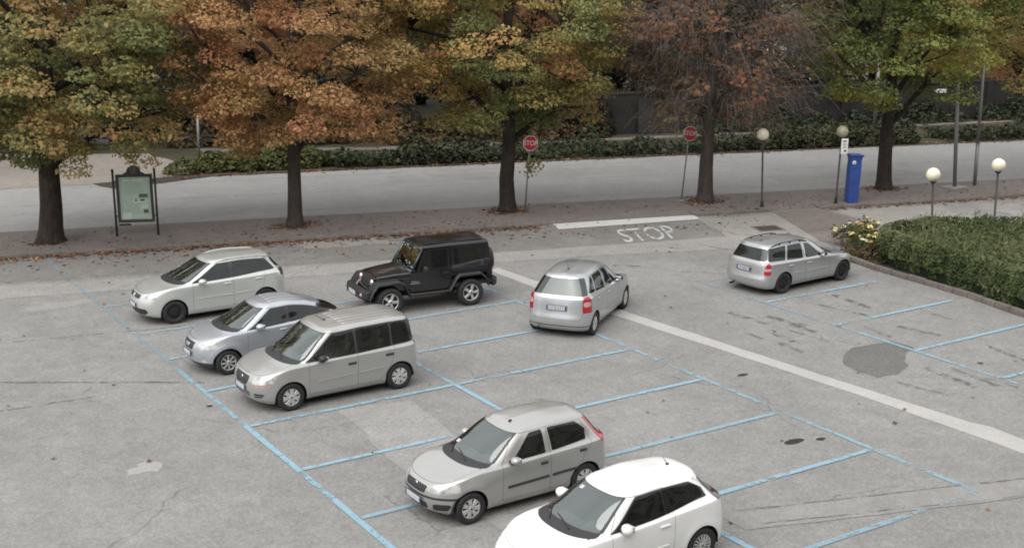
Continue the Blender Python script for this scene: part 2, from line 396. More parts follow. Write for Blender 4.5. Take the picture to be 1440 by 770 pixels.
# ------------------------------------------------------------------ ground, road, pavements
sheet('ground', [(-400, -300), (500, -300), (500, 500), (-400, 500)], 0, M['asphalt'], kind=ST)
def kl(x): return 23.03-.2905*x            # lot edge of the pavement
def rn(x): return 26.98-.3055*x            # near edge of the road
def rf(x): return 37.9-.3075*x             # far edge of the road
nrm = Vector((.279, .960))
sheet('road', [(-60, rn(-60)), (90, rn(90)), (90, rf(90)), (-60, rf(-60))], .004, M['asphalt_road'], kind=ST)
for i, (x0, x1, f, w) in enumerate([(-40, 14, .50, .06), (16, 60, .52, .05), (-30, 40, .14, .05), (4, 30, .86, .05)]):
    g = lambda x: rn(x)+(rf(x)-rn(x))*f
    sheet('tar_seam', wobble(strip_pts((x0, g(x0)), (x1, g(x1)), w), .02, .5, 40+i), .012, M['tar'], kind=ST)
for i, (x, f, L, w) in enumerate([(6, .25, 9, 1.5), (22, .7, 12, 1.8), (34, .3, 7, 1.4), (-8, .6, 8, 1.6)]):
    y = rn(x)+(rf(x)-rn(x))*f; d = Vector((.956, -.294))*L/2; sheet('asphalt_patch', wobble(strip_pts((x-d.x, y-d.y), (x+d.x, y+d.y), w), .06, .5, 50+i), .008, M['asphalt_strip'], kind=ST)
# pavement in three pieces, the entrance and the path between them flush
def walk(name, x0, x1, h, m, e0=0, e1=0, z0=-.02):
    n = 10; xs = [x0+(x1-x0)*i/n for i in range(n+1)]
    near = [(x, kl(x)) for x in xs]; far = [(x+e0+(e1-e0)*i/n, rn(x+e0+(e1-e0)*i/n)-.02) for i, x in enumerate(xs)]
    if h > .05: return slab(name, near+far[::-1], z0, h, m, kind=ST)
    return sheet(name, near+far[::-1], h, m, kind=ST)
walk('sidewalk', -60, 16.85, .075, M['asphalt_walk'], 0, 1.1)
walk('sidewalk', 22.45, 25.5, .075, M['asphalt_walk'], 1.1, 1.2)
walk('sidewalk', 27.5, 90, .075, M['asphalt_walk'], 1.2, 0)
def crossing(x0, x1, e0, e1):
    mb = MB(); n = 6; rows = []
    for f, z in ((0, .010), (.22, .074), (1, .074)):
        rows.append([(x0+(x1-x0)*i/n+(e0+(e1-e0)*i/n)*f, (1-f)*kl(x0+(x1-x0)*i/n)+f*(rn(x0+(x1-x0)*i/n+e0+(e1-e0)*i/n)-.02), z) for i in range(n+1)])
    mb.add([p for r in rows for p in r], [(a*(n+1)+i, a*(n+1)+i+1, (a+1)*(n+1)+i+1, (a+1)*(n+1)+i) for a in range(2) for i in range(n)]); mb.build('sidewalk', M['asphalt_walk'], kind=ST)
crossing(16.85, 22.45, 1.1, 1.1); crossing(25.5, 27.5, 1.2, 1.2)
def kerb(name, x0, x1, step=1.0, h=.10, f=kl, d=.16):
    mb = MB(); x = x0; r = random.Random(3)
    while x < x1-.05:
        xe = min(x+step*r.uniform(.9, 1.05), x1); a, b = Vector((x, f(x)-.02)), Vector((xe, f(xe)-.02))
        mb.box(((a+b)/2).to_3d()+Vector((0, -d/2+.02, h/2-.02+r.uniform(-.006, .006))), ((b-a).length-.012, d, h+.04), 0,
               Matrix.Rotation(math.atan2((b-a).y, (b-a).x), 3, 'Z'), bev=.018); x = xe
    return mb.build(name, M['kerb'], kind=ST)
kerb('kerb', -24, 16.85); kerb('kerb', 22.45, 25.5); kerb('kerb', 27.5, 60)
# entrance, bands, patches
sheet('asphalt_patch', wobble([(14.3, 18.75), (17.0, 17.98), (22.35, 16.35), (21.3, 13.2), (16.3, 14.25), (12.0, 15.5), (6.5, 17.3), (-8, 21.6), (-8, 24.7)], .05, .6, 4), .004, M['asphalt_entry'], kind=ST)
sheet('asphalt_band', wobble([(-4, 20.0), (4, 17.7), (12.6, 15.35), (16.4, 14.3), (21.1, 12.95), (24.4, 12.3), (23.3, 10.8), (19.8, 11.5), (16.0, 12.95), (12.2, 14.1), (4, 16.3), (-4, 18.4)], .04, .7, 5), .006, M['asphalt_light'], kind=ST)
sheet('concrete_apron', wobble([(22.2, 16.05), (25.3, 15.1), (26.2, 14.0), (23.4, 10.8), (21.0, 12.9)], .04, .5, 6), .008, M['concrete'], kind=ST)
sheet('path', [(25.45, 15.4), (27.5, 14.9), (27.0, 11.0), (23.4, 9.7), (23.3, 10.8)], .010, M['asphalt_walk'], kind=ST)
sheet('concrete_pad', wobble([(27.6, 14.4), (32.2, 12.95), (31.2, 11.6), (31.8, 9.2), (27.0, 11.0)], .05, .6, 7), .006, M['concrete'], kind=ST)
sheet('concrete_pad', wobble([(33.0, 12.4), (44, 8.9), (42, 5.4), (32.6, 8.9)], .05, .6, 8), .006, M['concrete'], kind=ST)
sheet('asphalt_patch', wobble([(7.6, 20.55), (10.4, 19.55), (10.9, 18.2), (7.8, 19.2)], .12, .3, 9), .008, M['concrete'], kind=ST)
# straight pale band across the lot
sheet('asphalt_band', wobble([(11.45, 13.4), (11.85, 13.45), (12.2, 7.1), (12.9, -1.0), (13.15, -3.6), (13.32, -4.0), (13.24, -5.0), (13.3, -9), (12.75, -9), (12.62, -5.3), (12.45, -1.0), (11.75, 6.6), (11.5, 9.0)], .018, .8, 10), .004, M['asphalt_pale'], kind=ST)
sheet('asphalt_patch', wobble([(14.44, 1.22), (15.03, 1.46), (16.3, 1.36), (16.36, .62), (15.6, .33), (15.1, -.2), (14.3, -.62), (13.75, -.5), (13.66, .07), (13.8, .7)], .05, .22, 11), .004, M['asphalt_repair'], kind=ST)
sheet('asphalt_patch', wobble([(2.05, 4.3), (3.75, 4.0), (3.45, 1.5), (3.3, -1.2), (3.2, -6.5), (1.9, -6.5), (1.95, -1.0), (1.7, 1.02), (2.0, 3.1)], .05, .4, 12), .004, M['asphalt_light'], kind=ST)
sheet('asphalt_patch', wobble([(-1.94, 16.74), (-.19, 16.7), (.07, 16.2), (-.75, 15.99), (-1.9, 16.02)], .1, .25, 13), .004, M['asphalt_light'], kind=ST)
sheet('asphalt_patch', wobble([(8.3, 4.5), (11.9, -6.2), (12.25, -6.35), (12.3, -7.2), (5.5, -5.0), (5.5, -4.3)][1:], .03, .6, 14), .0085, M['asphalt_strip'], kind=ST)
sheet('spill', wobble([(-2.72, 3.4), (-2.36, 3.72), (-2.13, 3.36), (-2.31, 3.06), (-2.67, 3.12), (-2.95, 3.1)], .06, .12, 15), .004, M['chalk'], kind=ST)
for i, (x, y, a, b) in enumerate([(9.19, -2.41, .27, .12), (9.75, -2.6, .12, .07), (9.0, -2.25, .05, .03), (11.2, 1.35, .16, .08)]):
    sheet('oil_stain', wobble([(x+a*math.cos(t), y+b*math.sin(t)) for t in np.linspace(0, 2*PI, 13)[:-1]], .015, .1, i), .006, M['oil'], kind=ST)
for i, (p, q, w) in enumerate([((-6, 11.55), (.25, 7.62), .09), ((-6, 8.3), (-2.2, 8.0), .06), ((5.97, -4.33), (11.52, -6.15), .05), ((5.9, -4.95), (11.4, -6.85), .04), ((2.2, 12.2), (-4, 13.6), .06)]):
    sheet('tar_seam', wobble(strip_pts(p, q, w), .02, .25, i), .012, M['tar'], kind=ST)
r_ = random.Random(5)
for i, (x, y) in enumerate([(14.6, 4.9), (15.3, 4.1), (14.2, 3.2), (14.8, 2.7), (15.2, 3.4), (13.6, 3.6), (15.2, -1.4), (15.7, -1.7), (15.9, -2.3), (14.4, -2.2), (14.0, -1.6), (17.6, 1.6), (18.3, 4.6), (17.4, 4.1), (19.2, 2.1), (16.6, 2.1), (17.9, -.9), (15.3, -4.1), (13.7, 2.4), (18.6, 7.9), (17.1, 9.3), (15.5, 11.4), (19.6, 11.8), (18.4, 12.6)]):
    a = r_.uniform(-1.75, -1.35) if i < 19 else r_.uniform(-1.2, -.6); L = r_.uniform(.7, 1.7); d = Vector((math.cos(a), math.sin(a)))*L/2
    sheet('tyre_mark', wobble(strip_pts((x-d.x, y-d.y), (x+d.x, y+d.y), r_.uniform(.12, .26)), .035, .2, i), .010+.0004*i, M['stain'], kind=ST)

# blue bay lines: sheet heights differ a little so that crossings never share a plane
LW = .125
def line(p, q, m='blue', w=LW, z=.014): return sheet('bay_line', wobble(strip_pts(p, q, w), .006, .4, int(abs(p[0]*31+p[1]*17))), z, M[m], kind=ST)
line((0, 22.4), (0, 9.0), 'blue_ghost'); line((0, 9.0), (0, 4.4), 'blue_worn'); line((0, 4.4), (0, -8))
line((5.07, 12.3), (5.07, 4.4), 'blue_worn'); line((5.07, 4.4), (5.1, -8))
line((10.2, 12.25), (10.2, 6.3), 'blue_worn'); line((10.2, 6.3), (10.2, -.9), 'blue_worn'); line((10.2, -.9), (10.25, -6.15), 'blue_worn')
Z2 = .018
YS = [(15.4, 'blue_ghost', 'blue_ghost'), (12.25, 'blue_worn', 'blue_worn'), (9.75, 'blue', 'blue_worn'), (7.0, 'blue', 'blue'), (4.36, 'blue', 'blue_worn'), (1.6, 'blue', 'blue'), (-1.0, 'blue_worn', 'blue_worn'), (-3.58, 'blue', 'blue'), (-6.1, 'blue_worn', 'blue_worn')]
for y, a, b in YS:
    line((.08, y), (5.0, y), a, z=Z2)
    if y < 13: line((5.14, y), (10.12, y), b, z=Z2)
line((16.1, 8.9), (16.1, 5.75), 'blue_ghost', .15); line((16.1, 5.75), (16.1, 2.9), 'blue_ghost', .15); line((16.12, 3.1), (16.15, -6), 'blue_worn', .11)
for y, m in ((8.55, 'blue_ghost'), (5.82, 'blue'), (3.12, 'blue'), (.45, 'blue'), (-2.12, 'blue')):
    line((16.15, y), (20.75 if y < 8 else 17.2, y), m, z=Z2)
# stop line and lettering
sheet('stop_line', [(17.05, 18.05), (22.6, 16.62), (22.2, 15.86), (16.72, 17.18)], .014, M['white_line'], kind=ST)
mb = MB(); mb.text('STOP', 1.0, Matrix.Identity(4), 0, .0015)
_x = [v[0] for v in mb.v]; _y = [v[1] for v in mb.v]; _w, _h = max(_x)-min(_x), max(_y)-min(_y)
mb.v = [(18.98+2.1*((x-min(_x))/_w-.5)+.93*((y-min(_y))/_h-.5), 14.89-.43*((x-min(_x))/_w-.5)+1.86*((y-min(_y))/_h-.5), .012+z) for x, y, z in mb.v]
mb.build('stop_lettering', M['white_worn'], kind=ST)
def manhole(c, w, d, rz, z, lab):
    o = empty('drain_cover', (c[0], c[1], z), rz, label=lab, cat='drain cover')
    f = MB()
    for s in (-1, 1): f.box((s*(w/2-.04), 0, .008), (.08, d, .016)); f.box((0, s*(d/2-.04), .009), (w-.16, .08, .016))
    f.build('frame', M['kerb'], o)
    g = MB(); g.box((0, 0, .004), (w-.16, d-.16, .008))
    for i in range(7): g.box((-w/2+.08+(w-.16)*(i+.5)/7, 0, .010), (.045, d-.2, .008))
    g.build('grate', M['iron'], o)
manhole((23.2, 13.25), 1.0, .85, -.3, .010, 'dark drain cover in the pale concrete behind the silver estate car')
manhole((29.7, 9.1), .95, .85, -.3, .010, 'dark drain cover in the concrete pad beside the rightmost globe lamp')

# planting bed with stone edging at the right
sheet('planting_bed', [(21.95, 9.4), (23.6, 9.3), (31.5, 6.3), (31.5, -12), (21.2, -12), (21.2, .9), (21.6, 3.1), (21.75, 6.8)], .05, M['soil'], kind=ST)
def stone_edge():
    mb = MB(); r = random.Random(8); path = [(22.3, 9.3), (21.9, 8.0), (21.68, 6.8), (21.58, 4.8), (21.44, 3.1), (21.04, .9), (20.75, -2), (20.4, -8)]
    for a, b in zip(path, path[1:]):
        a, b = Vector(a), Vector(b); L = (b-a).length; n = max(1, round(L/.62))
        for i in range(n):
            c = a+(b-a)*((i+.5)/n); mb.box((c.x+.06, c.y, .06+r.uniform(-.012, .012)), (L/n-.02, .15, .22+r.uniform(-.02, .02)), 0, Matrix.Rotation(math.atan2((b-a).y, (b-a).x)+r.uniform(-.02, .02), 3, 'Z'), bev=.02)
    return mb.build('kerb', M['kerb'], kind=ST)
stone_edge()
# beyond the road
sheet('park_ground', [(-80, rf(-80)), (90, rf(90)), (160, 60), (160, 200), (-80, 200)], .010, M['park'], kind=ST)
sheet('gravel_yard', wobble([(-30, 46.8), (1.3, 36.35), (4.9, 35.35), (5.5, 34.1), (8.4, 35.2), (10.2, 36.9), (9.6, 42.6), (3, 46.6), (-30, 56)], .15, .8, 21), .016, M['gravel'], kind=ST)
sheet('road_verge', wobble([(4.9, 35.6), (5.5, 33.9), (10, 34.6), (20, 31.6), (40, 25.5), (60, 19.4), (60, 20.3), (40, 26.4), (20, 32.6), (10, 35.6)], .1, .8, 22), .020, M['soil'], kind=ST)
sheet('path', wobble([(12, 41.6), (20, 37.6), (30, 34.5), (45, 30.6), (62, 26.0), (62, 26.8), (45, 31.5), (30, 35.4), (20, 38.6), (12, 43)], .08, .8, 23), .020, M['asphalt_walk'], kind=ST)
# ------------------------------------------------------------------ cars
def pslopes(T, Y):
    h = np.diff(T, axis=0); d = np.diff(Y, axis=0)/np.maximum(h, 1e-9)[..., None] if Y.ndim > T.ndim else np.diff(Y, axis=0)/np.maximum(h, 1e-9)
    m = np.zeros_like(Y); a, b = d[:-1], d[1:]
    with np.errstate(divide='ignore', invalid='ignore'):
        hm = np.where(a*b > 0, 2*a*b/(a+b), 0)
    m[1:-1] = np.nan_to_num(hm); m[0] = d[0]; m[-1] = d[-1]
    return m
def herm(y0, y1, m0, m1, h, f):
    f2, f3 = f*f, f*f*f
    return (2*f3-3*f2+1)*y0+(f3-2*f2+f)*h*m0+(-2*f3+3*f2)*y1+(f3-f2)*h*m1
def pch(pts, x):
    p = np.array(sorted(pts), float); x = np.asarray(x, float)
    if len(p) == 1: return np.full_like(x, p[0, 1])
    m = pslopes(p[:, 0], p[:, 1]); i = np.clip(np.searchsorted(p[:, 0], x)-1, 0, len(p)-2)
    h = p[i+1, 0]-p[i, 0]; f = np.clip((x-p[i, 0])/h, 0, 1)
    return herm(p[i, 1], p[i+1, 1], m[i], m[i+1], h, f)
def resample(P, n):
    L = np.concatenate([[0], np.cumsum(np.linalg.norm(np.diff(P, axis=0), axis=1))])
    t = np.linspace(0, L[-1], n); return np.stack([np.interp(t, L, P[:, k]) for k in range(P.shape[1])], 1)
NF, NS, NR = 26, 70, 22
BANDS = [2, 6, 6, 7, 18, 18, 4, 7]
def ring_points(r):
    """r: sf, sr, w (number or [(s,w)]), z ([(s,z)]), a, n (front quarter), ar, nr (rear quarter)"""
    w = r['w'] if isinstance(r['w'], list) else [(0, r['w'])]
    s1, s2 = r['sf']+r['a'], r['sr']-r['ar']
    def quarter(a, n, W):
        th = np.linspace(0, PI/2, 200); return np.stack([a-a*np.cos(th)**(2/n), W*np.sin(th)**(2/n)], 1)
    qf = resample(quarter(r['a'], r['n'], float(pch(w, s1))), NF+1); qr = resample(quarter(r['ar'], r['nr'], float(pch(w, s2))), NR+1)
    s = np.concatenate([r['sf']+qf[:, 0], np.linspace(s1, s2, NS+1)[1:-1], (r['sr']-qr[:, 0])[::-1]])
    y = np.concatenate([qf[:, 1], pch(w, np.linspace(s1, s2, NS+1)[1:-1]), qr[:, 1][::-1]])
    z = pch(r['z'], s)
    W = np.concatenate([np.full(NF+1, qf[-1, 1]), y[NF+1:NF+NS], np.full(NR+1, qr[-1, 1])])
    return np.stack([s, y, z], 1), np.maximum(W, 1e-3)
def sdf_poly(p, poly):
    poly = np.array(poly, float); d = np.full(len(p), 1e9); inside = np.zeros(len(p), bool); n = len(poly)
    for i in range(n):
        a, b = poly[i], poly[(i+1) % n]; e = b-a; w = p-a
        t = np.clip((w@e)/(e@e), 0, 1); q = w-t[:, None]*e; d = np.minimum(d, (q*q).sum(1))
        c = ((a[1] > p[:, 1]) != (b[1] > p[:, 1]))
        with np.errstate(divide='ignore', invalid='ignore'):
            xi = (b[0]-a[0])*(p[:, 1]-a[1])/(b[1]-a[1])+a[0]
        inside ^= c & (p[:, 0] < xi)
    return np.where(inside, -1, 1)*np.sqrt(d)
S_, Y_, Z_, U_, V_, Q_, NX, NY, NZ = range(9)
class Shell:
    """half a car skin (y >= 0) as one smooth sheet that can be cut along any outline"""
    def __init__(s, sp):
        rings = sp['rings']; R = [ring_points(r) for r in rings]
        P = np.array([r[0] for r in R]); W = np.array([r[1] for r in R]); K, Mn, _ = P.shape
        T = np.concatenate([np.zeros((1, Mn)), np.cumsum(np.maximum(np.linalg.norm(np.diff(P, axis=0), axis=2), .004), axis=0)])
        m = pslopes(T, P); rows, rw, rv = [], [], []
        for k in range(K-1):
            for j in range(BANDS[k]):
                f = j/BANDS[k]; h = (T[k+1]-T[k])[:, None]
                rows.append(herm(P[k], P[k+1], m[k], m[k+1], h, f)); rw.append(W[k]*(1-f)+W[k+1]*f); rv.append(k+f)
        rows.append(P[-1]); rw.append(W[-1]); rv.append(K-1)
        G = np.array(rows); Wg = np.array(rw); nv = len(rows)
        G[:, 0, 1] = 0; G[:, -1, 1] = 0
        for c, rad, amp, wid in sp.get('arch_bump', []):
            d = np.hypot(G[..., 0]-c[0], G[..., 2]-c[1]); t = np.clip(1-np.abs(d-rad)/wid, 0, 1)
            G[..., 1] += amp*t*t*(3-2*t)*(G[..., 1] > .5)*(np.array(rv)[:, None] < 4.4)
        for fn in sp.get('shape', []): fn(G, np.array(rv)[:, None])
        for _ in range(sp.get('smooth', 1)):
            H = G.copy(); H[1:-1] = (G[:-2]+2*G[1:-1]+G[2:])/4; G = H
            H = G.copy(); H[:, 1:-1] = (G[:, :-2]+2*G[:, 1:-1]+G[:, 2:])/4; G = H
        G[:, 0, 1] = 0; G[:, -1, 1] = 0
        u = np.concatenate([np.linspace(0, 1, NF+1), np.linspace(1, 2, NS+1)[1:], np.linspace(2, 3, NR+1)[1:]])
        dU = np.gradient(G, axis=1); dV = np.gradient(G, axis=0)
        dU[:, 0, [0, 2]] = 0; dU[:, 0, 1] = 1e-3; dU[:, -1, [0, 2]] = 0; dU[:, -1, 1] = -1e-3
        N = np.cross(dU, dV); N[-1] = N[-2]*0+np.array([0, 0, -1.]) ; 
        ln = np.linalg.norm(N, axis=2, keepdims=True); N = N/np.maximum(ln, 1e-12)
        if N[nv//3, NF+NS//2, 1] < 0: N = -N
        N[-1] = (0, 0, 1)
        bad = ln[..., 0] < 1e-10; N[bad] = (0, 0, 1)
        A = np.zeros((nv, Mn, 9)); A[..., 0:3] = G; A[..., U_] = u; A[..., V_] = np.array(rv)[:, None]; A[..., Q_] = G[..., 1]/Wg
        A[..., NX:] = N; s.A = A.reshape(-1, 9); s.G = A
        s.faces = [(i*Mn+j, i*Mn+j+1, (i+1)*Mn+j+1, (i+1)*Mn+j) for i in range(nv-1) for j in range(Mn-1)]
        s.tags = ['body']*len(s.faces)
    def cut(s, tags, f, new):
        val = f(s.A); val = np.where(np.abs(val) < 1e-5, 1e-5, val)
        A = list(s.A); cache = {}; nf, ntg = [], []
        for face, t in zip(s.faces, s.tags):
            if t not in tags: nf.append(face); ntg.append(t); continue
            v = [val[i] for i in face]
            if max(v) <= 0: nf.append(face); ntg.append(new); continue
            if min(v) > 0: nf.append(face); ntg.append(t); continue
            pin, pout = [], []; n = len(face)
            for k in range(n):
                i, j = face[k], face[(k+1) % n]; a, b = val[i], val[j]
                (pin if a <= 0 else pout).append(i)
                if (a <= 0) != (b <= 0):
                    key = (min(i, j), max(i, j))
                    if key not in cache:
                        q = a/(a-b); x = s.A[i]*(1-q)+s.A[j]*q; cache[key] = len(A); A.append(x)
                    pin.append(cache[key]); pout.append(cache[key])
            if len(pin) > 2: nf.append(tuple(pin)); ntg.append(new)
            if len(pout) > 2: nf.append(tuple(pout)); ntg.append(t)
        s.A = np.array(A); s.faces, s.tags = nf, ntg
    def y_at(s, S, Z):
        g = s.G[:, NF-6:NF+NS+8].reshape(-1, 9); d = np.hypot(g[:, 0]-S, g[:, 2]-Z); i = np.argsort(d)[:4]; w = 1/(d[i]+1e-4)
        r = (g[i]*w[:, None]).sum(0)/w.sum(); return r[1], r[NX:]
    def emit(s, name, tagmat, mats, x0, parent, side='both', offset=0, flip=False, fclip=None):
        """tagmat: tag -> material index; side: both, left (+y) or right (-y)"""
        idx, V, N, F, MI = {}, [], [], [], []
        for sg in ((1, -1) if side == 'both' else (1,) if side == 'left' else (-1,)):
            idx = {}
            for face, t in zip(s.faces, s.tags):
                if t not in tagmat: continue
                if fclip is not None and not fclip(s.A[list(face)].mean(0)): continue
                out = []
                for i in face:
                    if i not in idx:
                        a = s.A[i]; n = a[NX:]/max(np.linalg.norm(a[NX:]), 1e-9); p = a[:3]+n*offset; idx[i] = len(V)
                        V.append((x0-p[0], sg*max(p[1], 0), p[2])); nn = (-n[0], sg*n[1], n[2]); N.append(tuple(-k for k in nn) if flip else nn)
                    out.append(idx[i])
                pts = [Vector(V[i]) for i in out]
                fn = Vector((0, 0, 0))
                for k in range(1, len(pts)-1): fn += (pts[k]-pts[0]).cross(pts[k+1]-pts[0])
                if fn.length < 1e-9: continue
                an = Vector(N[out[0]])+Vector(N[out[1]])+Vector(N[out[2]])
                if fn.dot(an) < 0: out = out[::-1]
                F.append(tuple(out)); MI.append(tagmat[t])
        if not F: return None
        me = bpy.data.meshes.new(name); me.from_pydata(V, [], F)
        for m in (mats if isinstance(mats, list) else [mats]): me.materials.append(m)
        me.polygons.foreach_set('material_index', MI); me.polygons.foreach_set('use_smooth', [True]*len(F))
        me.normals_split_custom_set_from_vertices(N); me.update()
        return link(bpy.data.objects.new(name, me), parent)

def in_sz(poly, r=0, ulo=.6, uhi=2.5):
    return lambda A: np.maximum(np.maximum(sdf_poly(A[:, [S_, Z_]], poly)-r, (ulo-A[:, U_])*.5), (A[:, U_]-uhi)*.5)
def in_sv(poly, r=0, h=.45, ulo=.5, uhi=2.7):
    pl = [(a, b*h) for a, b in poly]
    return lambda A: np.maximum(np.maximum(sdf_poly(np.stack([A[:, S_], A[:, V_]*h], 1), pl)-r, (ulo-A[:, U_])*.5), (A[:, U_]-uhi)*.5)
def in_front(poly, r=0, smax=.5):
    return lambda A: np.maximum(np.maximum(sdf_poly(A[:, [Y_, Z_]], poly)-r, A[:, S_]-smax), A[:, U_]-1.35)
def in_rear(poly, r=0, smin=3.6):
    return lambda A: np.maximum(np.maximum(sdf_poly(A[:, [Y_, Z_]], poly)-r, smin-A[:, S_]), 1.7-A[:, U_])

def wheel(parent, x, y, R, w, sgn, style, loc_name='wheel'):
    """axle along y; sgn +1 for the left side"""
    mb = MB(); rr = R*.64
    mb.lathe([(rr*.95, -w/2), (rr*.95, w*.30), (.04, w*.30)], 28, 0, 'y')
    o = mb.build('wheel', M['well'], parent); o.location = (x, y, R); o.rotation_euler = (0, random.uniform(0, 3), 0 if sgn > 0 else PI)
    t = MB(); prof = [(rr, -w*.46), (R*.82, -w*.52), (R*.94, -w*.48), (R*.985, -w*.40), (R, -w*.2), (R, w*.2), (R*.985, w*.40), (R*.94, w*.48), (R*.82, w*.52), (R*.70, w*.50), (rr*1.01, w*.46), (rr*.97, w*.40)]
    t.lathe(prof, 40, 0, 'y')
    t.build('tyre', M['rubber'], o)
    g = MB(); mat = {'steel': M['steel'], 'cap7': M['cap'], 'cap7b': M['cap'], 'cap16': M['cap'], 'jeep5': M['alloy'], 'a2': M['alloy'], 'pic': M['cap']}[style]
    f = w*.40
    def spokes(n, r0, r1, w0, w1, d0, d1, th=.012):
        for k in range(n):
            a = 2*PI*k/n; ca, sa = math.cos(a), math.sin(a)
            def P(r, t, d): return (r*ca-t*sa, d, -(r*sa+t*ca))
            rm = (r0+r1)/2; wm = (w0+w1)/2
            vs_ = []
            for r, ww, d in ((r0, w0, d0), (rm, wm, (d0+d1)/2+.006), (r1, w1, d1)):
                vs_ += [P(r, -ww/2, d), P(r, ww/2, d), P(r, ww/2*.8, d+th), P(r, -ww/2*.8, d+th)]
            fs = []
            for i in (0, 4): fs += [(i, i+4, i+7, i+3), (i+3, i+7, i+6, i+2), (i+2, i+6, i+5, i+1)]
            g.add(vs_, fs, 0, False)
    if style == 'steel':
        g.lathe([(rr*.97, f*.9), (rr*.88, f*.8), (rr*.8, f*.45), (rr*.62, f*.5), (rr*.5, f*.75), (rr*.3, f*.7), (rr*.22, f*.5), (.0, f*.5)], 32, 0, 'y')
        for k in range(14):
            a = 2*PI*k/14; g.sphere((rr*.72*math.cos(a), f*.5, rr*.72*math.sin(a)), .017, 1, 8, (1, .4, 1))
    else:
        g.lathe([(rr*1.0, f*.95), (rr*.96, f*1.06), (rr*.90, f*1.04), (rr*.88, f*.7)], 36, 0, 'y')
        n, w0, w1 = {'cap7': (7, .055, .115), 'cap7b': (7, .05, .10), 'cap16': (16, .018, .030), 'jeep5': (5, .075, .085), 'a2': (8, .04, .055), 'pic': (9, .045, .075)}[style]
        spokes(n, rr*.16, rr*.91, w0, w1, f*.95, f*.92)
        g.lathe([(rr*.30, f*.9), (rr*.27, f*1.1), (rr*.12, f*1.22), (0, f*1.22)], 20, 0, 'y')
        g.lathe([(rr*.10, f*1.23), (rr*.09, f*1.26), (0, f*1.26)], 12, 1, 'y')
    g.build('rim', [mat, M['plastic']], o)
    return o

def soft(name, parts, mat, parent, loc=(0, 0, 0)):
    mb = MB()
    for c, d, rot in parts: mb.box(c, d, 0, rot, bev=min(d)*.28)
    o = mb.build(name, mat, parent); o.location = loc; return o
RY = lambda a: Matrix.Rotation(math.radians(a), 3, 'Y')
def interior(root, x0, sp):
    c, cz = sp['cowl']; hw = sp['hw']; H = sp['H']
    cloth = M[sp.get('cloth', 'interior')]
    X = lambda s: x0-s
    mb = MB(); mb.box((X(c+.32), 0, cz-.16), (.52, hw*1.62, .20), 0, RY(-6), bev=.05); mb.box((X(c+.5), hw*.42, cz-.06), (.25, .36, .12), 0, bev=.04)
    mb.box((X(c+.45), 0, cz-.33), (.25, .34, .3), 0, bev=.03)
    mb.build('dashboard', M[sp.get('dash', 'dash')], root)
    mb = MB(); ring = [(Vector((0, math.cos(t)*.175, math.sin(t)*.175))) for t in np.linspace(0, 2*PI, 25)]
    R = Matrix.Rotation(math.radians(-25), 3, 'Y'); o_ = Vector((X(c+.72), hw*.42, cz-.06))
    mb.tube([R @ p+o_ for p in ring], .014, 6, 0, False); mb.box(o_, (.04, .30, .05), 0, R, bev=.012); mb.box(o_+R @ Vector((.12, 0, 0)), (.24, .05, .05), 0, R)
    mb.build('steering_wheel', M['plastic'], root)
    sb = cz-.30; sd = sp.get('seat_s', c+1.22)
    for ys in ([-.42, .42] if not sp.get('seats3') else [-.5, 0, .5]):
        k = hw*.5*ys/.42 if not sp.get('seats3') else ys
        w = .46 if not sp.get('seats3') else .42
        soft('seat', [((.02, 0, -.06), (.5, w, .15), RY(4)), ((-.28, 0, .26), (.14, w, .60), RY(-16)), ((-.385, 0, .64), (.09, .24, .17), RY(-14))], cloth, root, (X(sd), k, sb))
    rs = sd+.85
    soft('rear_seat', [((.02, 0, -.04), (.46, hw*1.45, .15), RY(4)), ((-.26, 0, .24), (.14, hw*1.45, .52), RY(-18))]+[((-.36, yy, .58), (.09, .24, .15), RY(-16)) for yy in (-.4, .4)], cloth, root, (X(rs), 0, sb))

